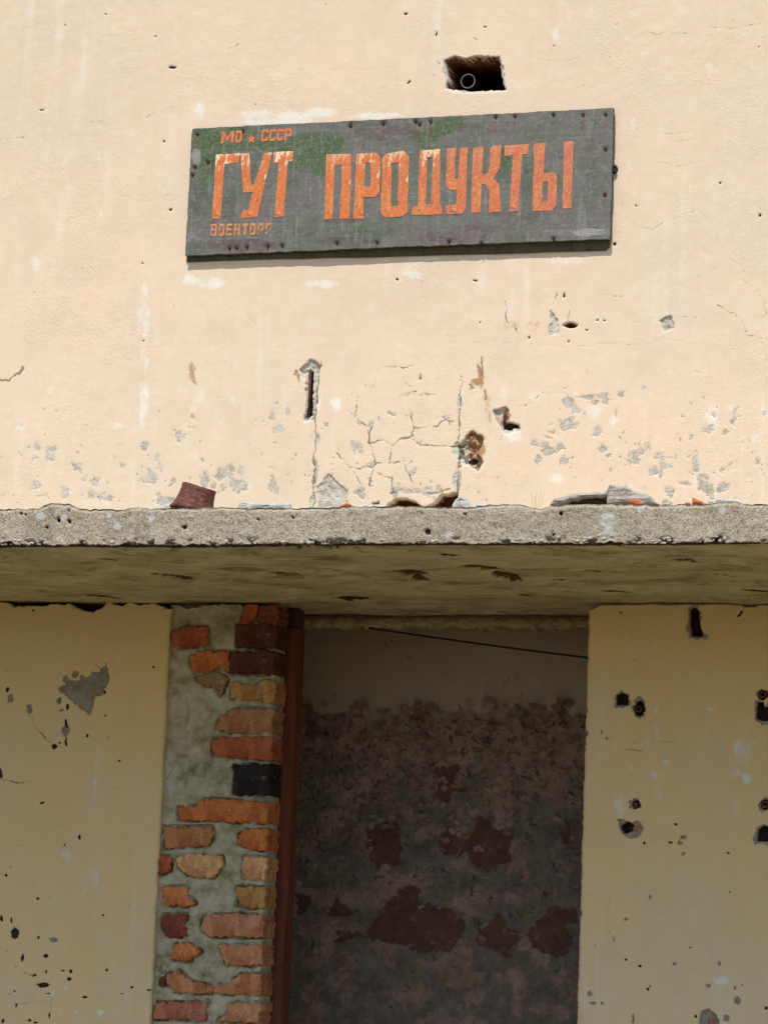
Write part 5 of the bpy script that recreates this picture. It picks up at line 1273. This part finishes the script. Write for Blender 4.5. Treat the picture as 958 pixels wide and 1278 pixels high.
# ------------------------------------------------------------------ rubble on the canopy
def chunk(name, pts, y, thick, mat, label, cat='rubble', group=None, top_in=0.35, jit=0.0015, parent=None):
    """a broken lump: outline in the photo at the depth y, with a sloping broken back"""
    w_ = [P(a, b, y) for a, b in pts]
    q_ = [(p.x, p.z) for p in w_]
    vv_, ff_ = slab_poly(q_, y, y + thick, min(0.005, thick*0.2), 0.010, jit)
    vv_ = np.array(vv_)
    m = len(vv_)//3
    cx, cz = np.mean(vv_[:, 0]), np.mean(vv_[:, 2])
    vv_[2*m:, 0] = cx + (vv_[2*m:, 0] - cx)*(1 - top_in) + rng.normal(0, 0.003, m)
    zlo = vv_[:, 2].min()
    vv_[2*m:, 2] = zlo + (vv_[2*m:, 2] - zlo)*(1 - top_in)
    vv_[:, 1] += 0.003*fbm(vv_[:, 0]*60, vv_[:, 2]*60, 401, 2)
    base = (cx, y + thick/2, zlo)
    o = mesh(name, vv_, ff_, mat, parent, base)
    bm = bmesh.new(); bm.from_mesh(o.data)
    bm.faces.new([v for v in bm.verts][2*m:3*m]) if m > 2 else None
    bmesh.ops.recalc_face_normals(bm, faces=bm.faces)
    bm.to_mesh(o.data); bm.free()
    tag(o, label, cat, group)
    return o
YF = -SP + 0.03
# flared clay pipe end, tipped over
pc = P(240, 637.5, YF + 0.05)
v_, f_ = [], []
prof = [(0.058, 0.0), (0.062, -0.004), (0.068, 0.0), (0.0615, 0.010), (0.0555, 0.026), (0.0515, 0.045), (0.0495, 0.060), (0.0505, 0.069), (0.0485, 0.073), (0.045, 0.071), (0.044, 0.055), (0.048, 0.025)]
ns = 40
for r_, l_ in prof:
    for k in range(ns):
        a = 2*math.pi*k/ns
        wob = 1 + 0.015*math.sin(3*a + 1) + 0.008*math.sin(7*a)
        v_.append((r_*wob*math.cos(a), r_*wob*math.sin(a), l_ + (0.003*math.sin(2*a + 0.6) if l_ > 0.05 else 0)))
n_ = len(prof)
for i in range(n_):
    i2 = (i + 1) % n_
    for k in range(ns):
        k2 = (k + 1) % ns
        f_.append((i*ns + k, i*ns + k2, i2*ns + k2, i2*ns + k))
o = mesh('clay_pipe_end', v_, f_, M['ceramic'], None, (0, 0, 0), smooth=True)
fix_normals(o)
o.matrix_world = Matrix.Translation(pc) @ Matrix.Rotation(math.radians(12), 4, 'Y') @ Matrix.Rotation(math.radians(-6), 4, 'X') @ Matrix.Scale(0.84, 4) @ Matrix.Translation((0, 0, -0.004))
tag(o, 'broken dark maroon clay pipe end standing tilted on the canopy edge', 'pipe')

chunk('mortar_slab', [(297, 637), (297, 627.5), (303, 625.5), (318, 626.5), (345, 627), (362, 628), (363, 637)], YF, 0.10, M['chunk2'], 'flat pale grey mortar slab lying beside the maroon pipe end', 'rubble')
chunk('concrete_piece', [(685, 630), (690, 622), (705, 618), (730, 615), (758, 612), (764, 615), (760, 619), (735, 620), (712, 623.5), (698, 629)], YF + 0.01, 0.11, M['chunk'], 'long thin concrete piece propped up with a dark gap beneath', 'rubble', top_in=0.1)
chunk('gap_shade', [(697, 632), (702, 626.5), (716, 622.5), (740, 619.5), (760, 619), (764, 632)], YF + 0.035, 0.05, M['wood_shade'], 'dark brown piece added as the shadow beneath the long thin concrete piece', 'rubble')  # dark filler put in to make the shadow under the propped piece
chunk('concrete_wedge', [(757, 630), (755, 612), (760, 604), (768, 605), (795, 613), (812, 620), (822, 629)], YF, 0.12, M['chunk'], 'grey wedge of broken concrete leaning on the long thin piece', 'rubble')
chunk('mortar_lump', [(562, 635), (567, 623), (574, 619), (583, 622), (590, 631), (591, 635)], YF, 0.05, M['chunk2'], 'rounded pale mortar lump beside the bared red brick patch', 'rubble')
chunk('mortar_lump', [(591, 635), (594, 629), (604, 627), (616, 630), (628, 631), (632, 635)], YF + 0.02, 0.05, M['chunk2'], 'low flat mortar lump right of the rounded one', 'rubble')
chunk('mortar_lump', [(880, 631), (884, 624), (895, 621.5), (912, 622), (922, 623), (930, 631)], YF, 0.08, M['chunk2'], 'low grey mortar heap right of the orange tile shard', 'rubble')
chunk('mortar_lump', [(440, 637), (445, 631), (462, 629), (480, 630), (486, 637)], YF + 0.02, 0.06, M['chunk2'], 'low pale mortar crust below the crazed plaster', 'rubble')
chunk('mortar_lump', [(196, 640), (200, 632), (210, 629), (222, 632), (224, 640)], YF + 0.06, 0.06, M['chunk2'], 'pale mortar crumb pile left of the maroon pipe end', 'rubble')
chunk('white_pebble', [(824, 631), (826, 624), (831, 622), (836, 625), (837, 631)], YF, 0.02, M['pebble'], 'small whitish pebble at the tip of the concrete wedge', 'stone')
chunk('tile_shard', [(862, 629), (863, 620), (872, 624), (880, 628)], YF, 0.03, M['tile'], 'pointed orange-red tile shard upright on the canopy edge', 'tile shard')
chunk('tile_shard', [(852, 630), (855, 626), (860, 626), (861, 630)], YF, 0.02, M['tile'], 'tiny red tile crumb next to the pointed orange shard', 'tile shard')
chunk('tile_shard', [(782, 629), (785, 623.5), (795, 623), (801, 627), (800, 629)], YF - 0.008, 0.02, M['tile'], 'small orange tile shard in front of the concrete wedge', 'tile shard')
chunk('tile_shard', [(421, 637), (424, 631), (432, 627), (437, 629), (434, 637)], YF, 0.03, M['tile'], 'orange tile shard under the left crack of the blocked opening', 'tile shard')
# dry grass
GR = empty('dry_grass_tuft', P(668, 633, -SP + 0.05))
tag(GR, 'wispy dry grass blades left of the long thin concrete piece', 'grass')
for (a, b, c_, d_) in [(664, 634, 661, 603), (668, 634, 670, 600), (671, 634, 676, 602), (674, 634, 680, 606), (667, 634, 666, 608)]:
    p, q = P(a, b, -SP + 0.05), P(c_, d_, -SP + 0.05)
    mid = p.lerp(q, 0.55) + Vector((0.002, -0.004, 0))
    wv = Vector((0.0007, 0, 0))
    dv = Vector((0, 0.0007, 0))
    vs_ = [p - wv, p + wv, p + dv, mid - wv*0.8, mid + wv*0.8, mid + dv*0.8, q]
    mesh('blade', [tuple(x) for x in vs_], [(0, 1, 4, 3), (1, 2, 5, 4), (2, 0, 3, 5), (3, 4, 6), (4, 5, 6), (5, 3, 6)], M['straw'], GR, p)
